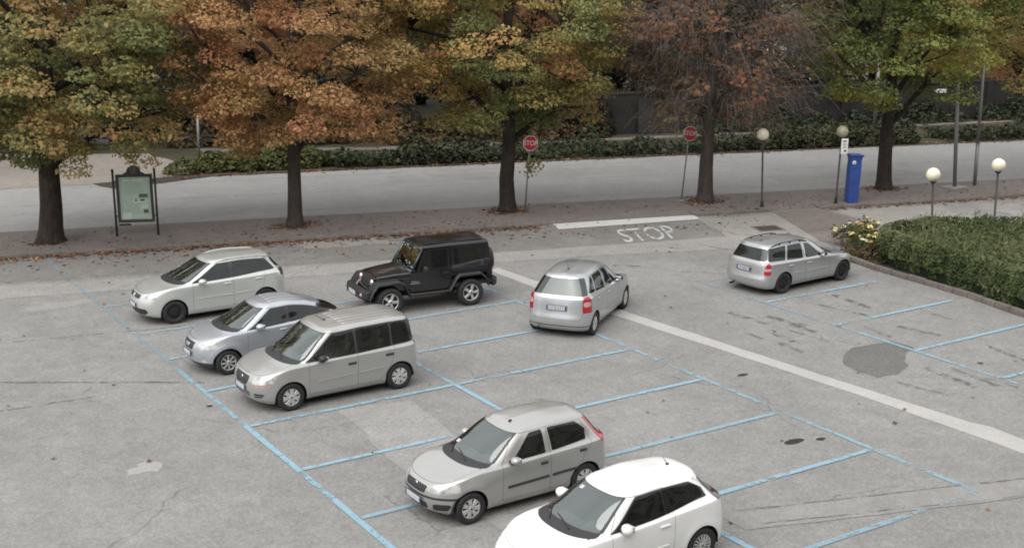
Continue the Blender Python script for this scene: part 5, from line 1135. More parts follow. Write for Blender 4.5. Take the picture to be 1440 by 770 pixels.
def trunk_mesh(name, base, top, r0, r1, C, limbs, seed, mat, parent, thin=.45, lean=(0, 0)):
    rng = random.Random(seed); mb = MB(); b = Vector(base); t = Vector(top); n = 7; pts, rad = [], []
    for i in range(n):
        f = i/(n-1); pts.append(b+(t-b)*f+Vector((rng.uniform(-.05, .05), rng.uniform(-.05, .05), 0))*(f > 0)+Vector((lean[0], lean[1], 0))*f*f)
        rad.append(r0+(r1-r0)*f)
    pts = [pts[0]+Vector((0, 0, -.05)), pts[0]+Vector((0, 0, .12))]+[pts[0]+(pts[1]-pts[0])*.35]+pts[1:]; rad = [r0*1.45, r0*1.18, r0*1.02]+rad[1:]
    mb.tube(pts, rad, 12)
    for k in range(5):
        a = 2*PI*k/5+rng.uniform(-.4, .4); mb.tube([pts[0]+Vector((math.cos(a)*r0*.6, math.sin(a)*r0*.6, .32)), pts[0]+Vector((math.cos(a)*r0*1.35, math.sin(a)*r0*1.35, .03))], [r0*.35, r0*.14], 7)
    nodes = []
    for k in range(limbs):
        f = .35+.6*k/limbs; s = b+(t-b)*f+Vector((lean[0], lean[1], 0))*f*f; a = k*2.4+rng.uniform(-.3, .3)
        cand = sorted(C, key=lambda q: -((q[0]-s.x)*math.cos(a)+(q[1]-s.y)*math.sin(a))+abs(q[2]-s.z-1.5)*.6)[:6]; e = Vector(rng.choice(cand))
        m1 = s+(e-s)*.35+Vector((0, 0, .35)); m2 = s+(e-s)*.7+Vector((0, 0, .3)); rr = r1*.75*(1-.4*f)+.03
        mb.tube([s, m1, m2, e], [rr, rr*.7, rr*.45, .02], 7); nodes += [s, m1, m2]
    nodes += [b+(t-b)*f for f in (.5, .7, .9, 1)]
    for q in C:
        if rng.random() > thin: continue
        q = Vector(q); nn = min(nodes, key=lambda w: (w-q).length+max(0, w.z-q.z)*.6); m = (nn+q)/2+Vector((rng.uniform(-.15, .15), rng.uniform(-.15, .15), .18))
        mb.tube([nn, m, q], [.035, .022, .008], 5, 0, False)
    return mb.build(name, mat, parent)
def tree(loc, label, H, rad, zc, zmin, r0, mat, tint0, tint_amp, seed, nclump=210, per=125, size=.155, bark='bark', lean=(0, 0), thin=.5, limbs=9, gap=-.55, clump_r=(.5, .95), group='chestnut trees along the pavement', zmax=None, cat='tree', droop=.5, tilt=0):
    o = empty('tree', loc, 0, label=label, cat=cat, group=group)
    P, N, T, C = crown_leaves((lean[0]*.6, lean[1]*.6, zc), rad, nclump, per, size, seed, zmin, tint0, tint_amp, clump_r, zmax, gap)
    trunk_mesh('trunk', (0, 0, 0), (0, 0, H*.62), r0, r0*.5, C, limbs, seed, M[bark], o, thin, lean)
    leaf_mesh('crown', P, N, size, T, mat, o, rs=seed, droop=droop)
    if tilt: o.rotation_euler = Matrix.Rotation(tilt, 3, Vector((.534, .845, 0))).to_euler()
    return o
tree((.71, 24.61, .07), 'broad chestnut with thick dark trunk and green to ochre leaves, leftmost of the pavement trees', 12, (5.0, 4.5, 5.0), 7.1, 2.35, .40, M['leaf_mixed'], .53, .30, 101, 330, 220, .115, tilt=.06)
tree((8.84, 22.6, .07), 'chestnut in orange and rust leaf with slim trunk, second pavement tree beside the notice board', 12, (5.2, 4.4, 5.0), 7.3, 2.7, .27, M['leaf_orange'], .56, .19, 202, 350, 250, .098, 'bark_mid', tilt=.022)
tree((16.80, 20.75, .07), 'olive and orange chestnut with dark trunk beside the half-hidden stop sign', 12, (5.2, 4.4, 5.0), 7.3, 2.7, .31, M['leaf_olive'], .66, .36, 303, 350, 250, .098)
tree((32.63, 16.34, .07), 'mostly green chestnut behind the blue ticket machine', 12, (5.4, 4.6, 5.0), 7.7, 2.8, .31, M['leaf_green'], .57, .32, 505, 290, 215, .115, gap=-.42)
tree((41.3, 13.4, .07), 'yellow-green chestnut whose crown enters at the right edge of the photo', 12, (5.0, 4.4, 5.0), 7.6, 2.9, .30, M['leaf_olive'], .60, .30, 606, 260, 170, .125)
# the half-bare tree
def bare_tree():
    o = empty('tree', (24.48, 18.22, .07), 0, label='half-bare chestnut with drooping brown twigs and rusty last leaves, behind the clear stop sign', cat='tree', group='chestnut trees along the pavement')
    P, N, T, C = crown_leaves((.1, 0, 7.4), (4.6, 4.0, 5.0), 260, 62, .10, 404, 2.7, .40, .35, (.4, .8), gap=-.6)
    left = P[:, 0] < .4+np.random.default_rng(1).normal(size=len(P))*2.2
    P, N, T = P[left], N[left], T[left]
    trunk_mesh('trunk', (0, 0, 0), (0, 0, 8.2), .30, .12, C, 12, 404, M['bark_grey'], o, .9, (.25, 0))
    leaf_mesh('crown', P, N, .145, T, M['leaf_brown'], o, rs=44)
    rng = random.Random(9); mb = MB()
    for i in range(7000):
        q = Vector(C[rng.randrange(len(C))])+Vector((rng.gauss(0, .5), rng.gauss(0, .5), rng.gauss(0, .4)))
        out = Vector((q.x, q.y, 0)); out = out.normalized() if out.length > .1 else Vector((1, 0, 0)); L = rng.uniform(.6, 1.5)
        d = out*.55+Vector((rng.gauss(0, .35), rng.gauss(0, .35), rng.uniform(-.35, .45)))
        a = q+d*L*.5; e = a+(d+Vector((0, 0, -.9)))*L*.45
        mb.tube([q, a, e], [.010, .007, .004], 3, 0, False)
    mb.build('twigs', M['twig'], o)
bare_tree()

# trees beyond the road
bgm = {'dark': M['leaf_dark'], 'conifer': M['leaf_conifer'], 'russet': M['leaf_russet'], 'olive': M['leaf_olive']}
BG = [(-9, 51, 'dark', 5.0), (-1.5, 53, 'conifer', 4.6), (5.5, 50.5, 'dark', 5), (11.6, 47.6, 'conifer', 4.4), (17.2, 45.2, 'russet', 4.6), (22.5, 43.4, 'dark', 4.6), (27.6, 41.5, 'russet', 4.4), (33.2, 40.3, 'dark', 4.4), (39.5, 37.8, 'dark', 4.2), (47.0, 35.6, 'dark', 4.4), (56, 33.0, 'olive', 4.2), (65, 31, 'dark', 4.6),
      (-6, 64, 'dark', 6), (4, 63, 'russet', 6), (13, 60, 'dark', 6), (22, 57, 'dark', 6), (31, 54, 'conifer', 6), (41, 52, 'dark', 5.6), (62, 44, 'dark', 5.2), (73, 40, 'russet', 5.5)]
sides = ['in front of the grey box', 'left of the thin pale pole', 'right of the thin pale pole', 'behind the second pavement tree', 'behind the dark bush', 'behind the third pavement tree', 'near the left end of the brown wall', 'behind the brown wall and gate', 'behind the half-bare tree', 'behind the round clipped hedge', 'behind the green chestnut', 'beyond the right end of the wall', 'farthest at the left edge', 'tall behind the railing', 'tall behind the gravel yard', 'tall in the dark middle of the park', 'tall behind the brown wall', 'tall beside the pale building', 'tall right of the pale building', 'last on the right behind the hedge']
kinds = {'dark': 'dark green park tree', 'conifer': 'grey-green conifer', 'russet': 'russet brown park tree', 'olive': 'olive yellow park tree'}
for i, (x, y, k, r) in enumerate(BG):
    tree((x, y, 0), kinds[k]+' beyond the road, '+sides[i], 13, (r*1.15, r, 6.3), 6.6, .5 if k == 'dark' else .9, .28, bgm[k], .5, .4, 900+i, 170, 95, .26, 'bark', thin=.12, limbs=6, clump_r=(.8, 1.5), gap=-.9, group='park trees beyond the road')

def bush(name, label, cat, centres, size, per, mat, seed, tint0=.5, stems=True, group=None):
    """a shrub or hedge: leaf clumps over a row of mounds"""
    c0 = Vector((np.mean([c[0] for c in centres]), np.mean([c[1] for c in centres]), 0)); o = empty(name, c0, 0, label=label, cat=cat, group=group)
    rng = np.random.default_rng(seed); P, N, T = [], [], []
    for (x, y, rx, ry, h) in centres:
        m = int(per*rx*ry*h**.5); d = rng.normal(size=(m, 3)); d[:, 2] = np.abs(d[:, 2]); d /= np.linalg.norm(d, axis=1, keepdims=True)
        r = rng.uniform(.55, 1, (m, 1))**.5*(1+.22*wave(d*np.array([rx, ry, h])+np.array([x, y, 0]), seed, 2.6)[:, None])
        p = d*r*np.array([rx, ry, h])+np.array([x-c0.x, y-c0.y, 0]); p[:, 2] = np.maximum(p[:, 2], rng.uniform(.03, .3, m))
        P.append(p); N.append(d+rng.normal(size=(m, 3))*.6+np.array([0, 0, .4])); T.append(np.clip(tint0+.3*wave(p, seed+1, 2.0)+.13*rng.normal(size=m), 0, 1))
    leaf_mesh('foliage', np.concatenate(P), np.concatenate(N), size, np.concatenate(T), mat, o, rs=seed)
    if False:
        mb = MB(); r2 = random.Random(seed)
        for (x, y, rx, ry, h) in centres:
            for _ in range(5):
                a = r2.uniform(0, 6.28); mb.tube([(x-c0.x+.1*math.cos(a), y-c0.y+.1*math.sin(a), 0), (x-c0.x+.5*rx*math.cos(a), y-c0.y+.5*ry*math.sin(a), h*.75)], [.03, .01], 5)
        mb.build('stems', M['bark'], o)
    return o
bush('shrub', 'light green low shrub border on the far side of the road behind the slim tree', 'shrub', [(9.3, 36.2, 1.0, .8, .7), (10.6, 36.1, 1.1, .9, .95), (12.0, 35.7, 1.2, 1.0, 1.1), (13.4, 35.4, 1.2, 1.0, 1.15), (14.7, 35.0, 1.1, .9, .95), (16.0, 34.6, .9, .7, .6)], .15, 1150, M['leaf_bush'], 21, .55)
bush('shrub', 'dark green bush at the far road edge left of the third pavement tree', 'shrub', [(19.6, 33.2, 1.3, 1.0, 1.3), (21.0, 32.7, 1.2, 1.0, 1.15), (22.3, 32.3, 1.1, .9, .9)], .15, 1000, M['leaf_dark'], 22, .7)
bush('shrub', 'small bright green plants at the road edge between two darker bushes', 'shrub', [(17.3, 33.7, .8, .5, .4), (18.2, 33.3, .6, .5, .35)], .12, 900, M['leaf_bush'], 23, .6)
bush('hedge', 'dark clipped hedge across the road behind the first globe lamp', 'hedge', [(36.6+1.05*k, 27.6-.325*k, .9, .8, 1.25+.12*math.sin(k*2)) for k in range(8)], .14, 1000, M['leaf_dark'], 24, .85)
bush('hedge', 'dark hedge across the road at the right edge of the photo', 'hedge', [(53+1.2*k, 24.3-.36*k, 1.1, .9, 1.6) for k in range(6)], .16, 800, M['leaf_dark'], 25, .6)
def ground_cover():
    rng = np.random.default_rng(33); n = 17000; x = rng.uniform(15.5, 60, n); y = rf(x)+rng.uniform(.3, 2.6, n); keep = (wave(np.stack([x, y, 0*x], 1), 4, .8) > -.5); x, y = x[keep], y[keep]; n = len(x)
    h = rng.uniform(.02, .58, n)*(1+.6*wave(np.stack([x, y, 0*x], 1), 5, 1.5)); P = np.stack([x, y, np.abs(h)+.02], 1)
    leaf_mesh('ground_cover', P, rng.normal(size=(n, 3))*.6+np.array([0, -.2, 1]), .17, np.clip(.55+.3*rng.normal(size=n), 0, 1), M['leaf_dark'], rs=6, kind='stuff')
ground_cover()
bush('hedge', 'ragged dark shrubs along the foot of the brown wall', 'hedge', [(31.5+2.2*k+.5*math.sin(k*3.1), 35.5-.267*2.2*k, 1.2+.3*math.sin(k*2.3), .8, 1.15+.55*math.sin(k*1.7)) for k in range(15) if k not in (1, 2)], .17, 420, M['leaf_dark'], 26, .5)

bush('shrubbery', 'tall dim brown-green shrubbery in the park behind the far path', 'shrubbery', [(12.5+1.9*k, 44.2-.46*1.9*k+.6*math.sin(k*2.1), 1.5, 1.1, 2.1+.7*math.sin(k*1.9)) for k in range(11)], .20, 420, M['leaf_russet'], 27, .4)
bush('shrubbery', 'tall dark shrubbery behind the railing and grey box', 'shrubbery', [(-8+2.1*k, 55.5-.40*2.1*k+.5*math.sin(k*2.7), 1.6, 1.1, 2.3+.7*math.sin(k*1.3)) for k in range(11)], .22, 380, M['leaf_dark'], 28, .5)
# the tall hedge at the right of the lot
def big_hedge():
    o = empty('hedge', (24.3, 2.0, .05), 0, label='tall loose green hedge behind the stone kerb at the right of the lot', cat='hedge')
    rng = np.random.default_rng(77)
    poly = np.array([(22.25, 7.25), (23.4, 7.75), (24.9, 7.55), (27.6, 5.7), (29.8, 2), (29.5, -5), (21.15, -5), (21.3, .5), (21.75, 4.4)])
    def hgt(x, y): return 1.20-.18*np.clip(1-np.hypot(x-22.6, y-7.2)/1.6, 0, 1)+.17*wave(np.stack([x, y, 0*x], 1), 3, 1.3)+.10*wave(np.stack([x, y, 0*x], 1), 8, 4)
    n = 60000; x = rng.uniform(21, 30, n); y = rng.uniform(-5, 7.8, n); d = sdf_poly(np.stack([x, y], 1), poly); w = wave(np.stack([x, y, 0*x], 1), 12, 2.2)*.12
    k = (d < w) & (d > -9) & ((y > -2.5) | (rng.uniform(size=n) < .2)); x, y, d = x[k], y[k], d[k]
    h = hgt(x, y)*np.clip(1-.35*np.exp(d/.18), .4, 1); z = h-np.abs(rng.normal(size=len(x)))*.10+(rng.uniform(size=len(x)) < .16)*rng.uniform(0, .22, len(x))
    top = np.stack([x, y, z], 1); ntop = rng.normal(size=top.shape)*.55+np.array([0, 0, .9])
    per = []; pn = []
    seg = list(zip(poly, np.roll(poly, -1, 0)))
    for a, b in seg:
        L = np.linalg.norm(b-a); m = int(L*1700)
        if (a[1] < -4 and b[1] < -4) or (a[0] > 27 and b[0] > 27): m = int(L*150)
        t = rng.uniform(size=(m, 1)); q = a+(b-a)*t; nn = np.array([(b-a)[1], -(b-a)[0]])/L
        if sdf_poly((q.mean(0)+nn*.3)[None], poly)[0] < 0: nn = -nn
        zz = rng.uniform(.04, 1.24, m)**.9; off = .20*wave(np.concatenate([q*1.6, zz[:, None]*1.6], 1), 15, 2.5)-.16*(zz < .35)-np.abs(rng.normal(size=m))*.10
        q = q+nn*off[:, None]; per.append(np.concatenate([q, zz[:, None]], 1)); pn.append(np.concatenate([np.repeat(nn[None], m, 0), np.full((m, 1), .55)], 1)+rng.normal(size=(m, 3))*.55)
    P = np.concatenate([top]+per)-np.array([24.3, 2.0, 0]); N = np.concatenate([ntop]+pn)
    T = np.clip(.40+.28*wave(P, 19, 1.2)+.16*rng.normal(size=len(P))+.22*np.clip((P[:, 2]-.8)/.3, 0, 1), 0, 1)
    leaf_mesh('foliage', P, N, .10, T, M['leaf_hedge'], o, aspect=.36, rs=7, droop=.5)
    n2 = 9000; x = rng.uniform(21, 30, n2); y = rng.uniform(-4, 7.7, n2); k = sdf_poly(np.stack([x, y], 1), poly) < -.05; x, y = x[k], y[k]; cl = wave(np.stack([x, y, 0*x], 1), 31, 2.4); k = cl > rng.uniform(-.9, .6, len(x)); x, y = x[k], y[k]
    zz = hgt(x, y)+rng.uniform(-.12, .16, len(x)); SP = np.stack([x-24.3, y-2.0, zz], 1)
    leaf_mesh('shoots', SP, rng.normal(size=SP.shape)*np.array([1, 1, .25]), .24, np.clip(.8+.15*rng.normal(size=len(SP)), 0, 1), M['leaf_hedge'], o, aspect=.10, rs=8, fold=.02, droop=-2.2)
    mb = MB(); c = poly.mean(0); inner = [tuple((p-c)*.93+c-np.array([24.3, 2.0])) for p in poly]; mb.prism(inner[::-1], 0, .72); core = mb.build('stems', M['leaf_dark'], o)  # plain dark block filling the hedge, keeps it from being see-through
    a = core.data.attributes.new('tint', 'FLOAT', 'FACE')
big_hedge()

def roses():
    o = empty('rose_bush', (23.0, 9.0, .05), 0, label='rose bush in pale yellow bloom in front of the silver estate car', cat='rose bush'); rng = np.random.default_rng(55); r2 = random.Random(5)
    mb = MB(); tips = []
    for i in range(52):
        by = r2.uniform(-1.35, 1.0); bx = r2.uniform(-.35, .75)+(.35 if by > 0 else 0); a = r2.uniform(0, 6.28); h = r2.uniform(.35, .85)*(1.0 if by > -.3 else .8)
        p = [Vector((bx, by, 0)), Vector((bx+.12*math.cos(a), by+.12*math.sin(a), h*.55)), Vector((bx+.3*math.cos(a), by+.3*math.sin(a), h))]; mb.tube(p, [.014, .010, .006], 5); tips.append(p)
    mb.build('stems', M['twig'], o)
    P = []; 
    for p in tips:
        for _ in range(48):
            f = r2.uniform(.35, 1); q = p[1]+(p[2]-p[1])*f if f > .5 else p[0]+(p[1]-p[0])*(f+.4); P.append(q+Vector((r2.gauss(0, .11), r2.gauss(0, .11), r2.gauss(0, .07))))
    P = np.array(P); leaf_mesh('foliage', P, rng.normal(size=P.shape)*.5+np.array([0, 0, .8]), .085, np.clip(.65+.2*rng.normal(size=len(P)), 0, 1), M['leaf_bush'], o, rs=3)
    cols = [mat_simple('petal_yellow', (.80, .72, .36), .6), mat_simple('petal_cream', (.85, .82, .64), .6), mat_simple('petal_peach', (.75, .50, .26), .6)]
    protos = []
    for c in range(3):
        mb = MB()
        for ring, (n, rr, tl) in enumerate(((5, .05, .35), (5, .038, .75), (4, .022, 1.1))):
            for k in range(n):
                a = 2*PI*k/n+ring*.6; R = Matrix.Rotation(a, 3, 'Z') @ Matrix.Rotation(-tl, 3, 'Y')
                mb.add([R @ Vector(v)+Vector((0, 0, ring*.008)) for v in ((0, -.012, 0), (rr*.7, -rr*.62, .006), (rr*1.15, 0, .016), (rr*.7, rr*.62, .006), (0, .012, 0))], [(0, 1, 2, 3, 4)], 0)
        protos.append(mb.build('blossom', cols[c], o))
    for i, p in enumerate(tips+tips[:12]):
        b = protos[i % 3] if i < 3 else protos[0 if r2.random() < .6 else 1 if r2.random() < .8 else 2].copy()
        if i >= 3: COL.objects.link(b); b.parent = o
        q = p[2]+Vector((r2.gauss(0, .1), r2.gauss(0, .1), r2.uniform(0, .07))) if i >= len(tips) else p[2]
        b.location = q; b.rotation_euler = (r2.uniform(-.7, .3), r2.uniform(-.7, .3), r2.uniform(0, 6)); s = r2.uniform(1.2, 2.1); b.scale = (s, s, s)
roses()
bush('shrub', 'withered low brown plant between the rose bush and the big hedge', 'shrub', [(22.75, 7.9, .45, .5, .55), (22.4, 8.6, .35, .4, .3)], .08, 2600, M['leaf_brown'], 61, .2)

# ------------------------------------------------------------------ things along the pavement
M['post_dark'] = mat_simple('post_dark', (.035, .033, .03), .55, .2); M['post_grey'] = mat_simple('post_galvanised', (.21, .21, .205), .5, .35); M['sign_red'] = mat_simple('sign_red', (.40, .018, .035), .4, var=.06); M['sign_white'] = mat_simple('sign_white', (.72, .72, .70), .4, var=.04)
M['globe'] = mat_simple('opal_globe', (.76, .72, .55), .25, 0, .4, var=.05); M['meter_blue'] = mat_simple('meter_blue', (.024, .060, .235), .4, var=.15); M['board_green'] = mat_simple('board_dark_green', (.03, .035, .032), .5)
def globe():
    m, t, o = newmat('clear_globe'); b = princ(t, o, (.50, .48, .33), .12, 0, .6); s = t.nodes.new('ShaderNodeBsdfTransparent'); s.inputs[0].default_value = (.55, .56, .48, 1); mx = t.nodes.new('ShaderNodeMixShader'); mx.inputs[0].default_value = .6
    t.links.new(s.outputs[0], mx.inputs[1]); t.links.new(b.outputs[0], mx.inputs[2]); t.links.new(mx.outputs[0], o.inputs[0]); return m
M['globe_clear'] = globe()
def lamp(base, top, label, clear=False):
    o = empty('street_lamp', base, 0, label=label, cat='street lamp', group='globe lamps'); b = Vector((0, 0, 0)); t = Vector(top)-Vector(base); d = t.normalized()
    mb = MB(); mb.tube([b, b+d*.28, b+d*.30, t-d*.26], [.062, .056, .04, .034], 12); mb.lathe([(.11, 0), (.10, .03), (.07, .05)], 14); mb.build('pole', M['post_dark'], o)
    mb = MB(); mb.tube([t-d*.30, t-d*.25, t-d*.20], [.04, .10, .12], 14); mb.build('collar', M['post_dark'], o)
    mb = MB(); mb.sphere(t, .238, 0, 28); mb.build('globe', M['globe_clear' if clear else 'globe'], o)
    if clear: mb = MB(); mb.tube([t-d*.2, t+d*.02], [.03, .05], 10); mb.build('bulb', M['sign_white'], o)
    return o
lamp((25.58, 16.13, .07), (25.52, 16.2, 2.90), 'globe lamp on a straight dark pole beside the half-bare tree')
lamp((28.53, 15.1, .07), (28.68, 15.12, 2.90), 'leaning lamp with clear globe and small white plate beside the blue machine', True)
lamp((25.81, 8.1, .05), (25.72, 8.18, 2.48), 'globe lamp rising behind the left part of the big hedge')
lamp((28.77, 7.9, .05), (28.82, 7.98, 2.56), 'globe lamp near the drain cover on the concrete pad, rightmost lamp')
def plate_sign():
    o = empty('sign', (28.60, 15.02, 2.35), -.45, label='small white rectangular plate on the leaning lamp post', cat='sign')
    mb = MB(); mb.box((.08, -.06, 0), (.27, .02, .60), 0, Matrix.Rotation(.03, 3, 'Y'), bev=.006); mb.build('plate', M['sign_white'], o)
    mb = MB()
    for k, (w, z, h) in enumerate(((.16, .20, .05), (.12, .10, .022), (.15, .05, .018), (.10, 0, .018), (.15, -.05, .018), (.08, -.18, .09))): mb.box((.08+(.03 if k == 5 else 0), -.0715, z), (w, .004, h))
    mb.build('print', M['ink'], o)
plate_sign()
def stop(base, top, rz, label):
    o = empty('stop_sign', base, 0, label=label, cat='stop sign', group='stop signs'); t = Vector(top)-Vector(base); d = t.normalized()
    mb = MB(); mb.tube([(0, 0, -.02), t+d*.22], .03, 10); mb.build('pole', M['post_grey'], o)
    mb = MB(); mb.lathe([(.13, 0), (.12, .025), (.05, .05)], 14); mb.build('foot', M['concrete'], o)
    mb = MB(); q = lambda r: [(r*math.cos(PI/8+k*PI/4), r*math.sin(PI/8+k*PI/4)) for k in range(8)]
    mb.prism(q(.325), .0, .012, 1, 'y'); mb.prism(q(.305), -.004, .0, 0, 'y'); mb.prism(q(.285), -.007, -.004, 2, 'y')
    mb.text('STOP', .265, Matrix(((1, 0, 0, 0), (0, 0, -1, -.0085), (0, 1, 0, 0), (0, 0, 0, 1))), 0, .002, .86)
    p = mb.build('plate', [M['sign_white'], M['post_grey'], M['sign_red']], o); p.location = t+Vector((0, -.045, 0)); p.rotation_euler = (0, math.atan2(t.x, t.z), rz)
    bm = bmesh.new(); bm.from_mesh(p.data); bmesh.ops.recalc_face_normals(bm, faces=bm.faces[:]); bm.to_mesh(p.data); bm.free()
    return o
stop((17.43, 20.52, .03), (17.58, 20.42, 2.66), -.30, 'stop sign half covered by low leaves, right of the dark tree trunk')
stop((23.78, 18.84, .07), (24.15, 18.93, 2.72), -.34, 'clear red stop sign on a leaning pole in front of the half-bare tree')
def sprig():
    rng = np.random.default_rng(3); P = rng.normal(size=(70, 3))*np.array([.16, .12, .17]); o = empty('leaf_sprig', (17.62, 20.35, 1.75), 0, label='yellowish sprig of leaves on the pole of the half-covered stop sign', cat='sprig')
    leaf_mesh('foliage', P, rng.normal(size=P.shape)+np.array([0, -.5, .5]), .15, np.clip(.55+.1*rng.normal(size=70), 0, 1), M['leaf_olive'], o); mb = MB(); mb.tube([(-.1, .1, .35), (0, 0, 0), (.1, 0, -.2)], [.01, .008, .004], 5); mb.build('twigs', M['twig'], o)
sprig()
def meter():
    o = empty('ticket_machine', (29.16, 14.90, .08), -.42, label='blue parking ticket machine with flared top beside the leaning lamp', cat='ticket machine'); lean = Matrix.Rotation(.035, 3, 'Y')
    mb = MB(); w, d = .44, .40
    secs = [(w*.98, d, 0), (w, d*1.02, .7), (w*1.02, d, 1.35), (w*1.0, d*.96, 1.68), (w*1.06, d, 1.80), (w*1.18, d*1.12, 1.86)]; vs_ = []
    for a, b, z in secs: vs_ += [lean @ Vector((sx*a/2, sy*b/2, z)) for sx, sy in ((-1, -1), (1, -1), (1, 1), (-1, 1))]
    fs = [(i*4+k, i*4+(k+1) % 4, (i+1)*4+(k+1) % 4, (i+1)*4+k) for i in range(len(secs)-1) for k in range(4)]+[(3, 2, 1, 0)]
    mb.add(vs_, fs); mb.build('cabinet', M['meter_blue'], o, bevel=.02)
    mb = MB(); mb.box(lean @ Vector((0, 0, 1.895)), (w*1.24, d*1.2, .055), 0, lean, bev=.02); mb.build('lid', M['meter_blue'], o)
    mb = MB(); mb.box(lean @ Vector((-.03, -d*.5-.004, 1.0)), (.30, .012, .5), 0, lean, bev=.01); mb.build('door_panel', M['meter_blue'], o)
    mb = MB(); mb.lathe([(.075, -.012), (.07, -.016), (0, -.016)], 20, 0, 'y', lean @ Vector((-.10, -d*.49, 1.62))); mb.box(lean @ Vector((-.10, -d*.49-.02, 1.62)), (.03, .006, .08), 1, lean); mb.build('emblem', [M['sign_white'], M['meter_blue']], o)
    mb = MB(); mb.box((0, 0, -.03), (.75, .62, .08), bev=.02); mb.build('plinth', M['kerb'], o)
meter()
def pole(base, top, r, label, foot=None, joint=None, mat='post_grey'):
    o = empty('post', base, 0, label=label, cat='post'); t = Vector(top)-Vector(base); mb = MB()
    if joint: mb.tube([(0, 0, 0), t*joint], r*1.25, 12); mb.lathe([(r*1.5, -.03), (r*1.5, .03)], 12, 0, 'z', t*joint); mb.tube([t*joint, t], r, 12)
    else: mb.tube([(0, 0, 0), t], r, 12)
    mb.build('shaft', M[mat], o)
    if foot: mb = MB(); mb.box((0, 0, .02), (foot, foot*.8, .06), bev=.02); mb.build('foot', M['concrete'], o)
pole((35.4, 14.96, .07), (34.75, 14.72, 4.6), .08, 'thick grey post standing in a pale concrete foot', .85)
pole((36.53, 14.84, .07), (35.72, 14.28, 5.6), .062, 'tall grey post with a joint, rightmost by the road', None, .33)
pole((11.31, 40.2, 0), (11.35, 40.2, 2.1), .06, 'thin pale post standing in the park across the road')
pole((47.0, 30.0, 0), (47.1, 30.0, 4.4), .09, 'pale post across the road half hidden by the green tree')
def board():
    a, b = Vector((2.88, 24.29, .07)), Vector((4.17, 23.74, .07)); rz = math.atan2(b.y-a.y, b.x-a.x); W = (b-a).length
    o = empty('notice_board', (a+b)/2, rz, label='dark framed notice board with crested top, glazed and filled with pale papers', cat='notice board'); h = W/2
    for s in (-1, 1): mb = MB(); mb.tube([(s*h, 0, -.02), (s*h, 0, 2.28)], .04, 12); mb.sphere((s*h, 0, 2.31), .05, 0, 12); mb.build('post', M['board_green'], o)
    mb = MB(); x0, z0, z1 = h-.13, .52, 2.12
    for s in (-1, 1): mb.box((s*x0, 0, (z0+z1)/2), (.09, .10, z1-z0)); mb.box((s*(h-.06), 0, z0+.18), (.1, .03, .04)); mb.box((s*(h-.06), 0, z1-.2), (.1, .03, .04))
    for z in (z0, z1): mb.box((0, 0, z), (2*x0+.09, .101, .09))
    mb.build('frame', M['board_green'], o, bevel=.008)
    n = 14; arch = [(-x0*.62, z1+.046), (x0*.62, z1+.046), (x0*.58, z1+.09), (x0*.42, z1+.12)]+[(.24*math.cos(t), z1+.13+.22*math.sin(t)) for t in np.linspace(.15, PI-.15, n)]+[(-x0*.42, z1+.12), (-x0*.58, z1+.09)]
    mb = MB(); mb.prism(arch[::-1], -.03, .03, 0, 'y'); c = mb.build('crest', M['board_green'], o)
    mb = MB(); mb.lathe([(.10+.012*math.cos(t), .012*math.sin(t)) for t in np.linspace(0, 2*PI, 7)[:-1]], 18, 0, 'y', (0, -.034, z1+.19), close=True); mb.box((0, -.036, z1+.19), (.03, .012, .13)); mb.box((.03, -.036, z1+.21), (.05, .012, .03)); mb.build('emblem', M['post_grey'], c)
    mb = MB(); mb.box((0, .03, (z0+z1)/2), (2*x0-.08, .02, z1-z0-.08)); mb.build('backing', mat_simple('board_backing', (.62, .67, .62), .7), o)
    pm = [mat_simple('notice_sheet_green', (.56, .63, .57), .6, var=.1, vscale=30), mat_simple('notice_sheet_pale', (.62, .69, .64), .6, var=.06, vscale=30), mat_simple('notice_sheet_white', (.76, .80, .77), .6, var=.05), mat_simple('notice_print', (.09, .11, .10), .6, var=.5, vscale=40)]
    papers = [(-.28, 1.92, .22, .12, 2), (.1, 1.95, .4, .10, 2), (-.05, 1.68, .62, .42, 0), (-.38, 1.70, .14, .40, 1), (.38, 1.66, .14, .36, 1), (.28, 1.40, .3, .13, 3), (-.30, 1.33, .34, .16, 1), (.16, 1.22, .48, .12, 2), (.02, 1.24, .08, .06, 3), (.24, 1.25, .16, .07, 3), (-.10, .93, .44, .40, 0), (.30, 1.02, .24, .14, 2), (.34, .85, .16, .12, 3), (-.30, .70, .30, .22, 2), (.12, .68, .42, .16, 1)]
    for k, (x, z, w, hh, m) in enumerate(papers): mb = MB(); mb.box((x, .016-.0007*k, z), (w, .004, hh)); mb.build('notice_sheet', pm[m], o)
    mb = MB(); mb.box((0, -.02, (z0+z1)/2), (2*x0-.085, .004, z1-z0-.085)); mb.build('pane', mat_glass('board_glass', (.96, .98, .96), 1.35), o)
    mb = MB(); mb.box((-h+.30, -.02, .40), (.42, .02, .07)); mb.build('name_plate', M['board_green'], o)
board()

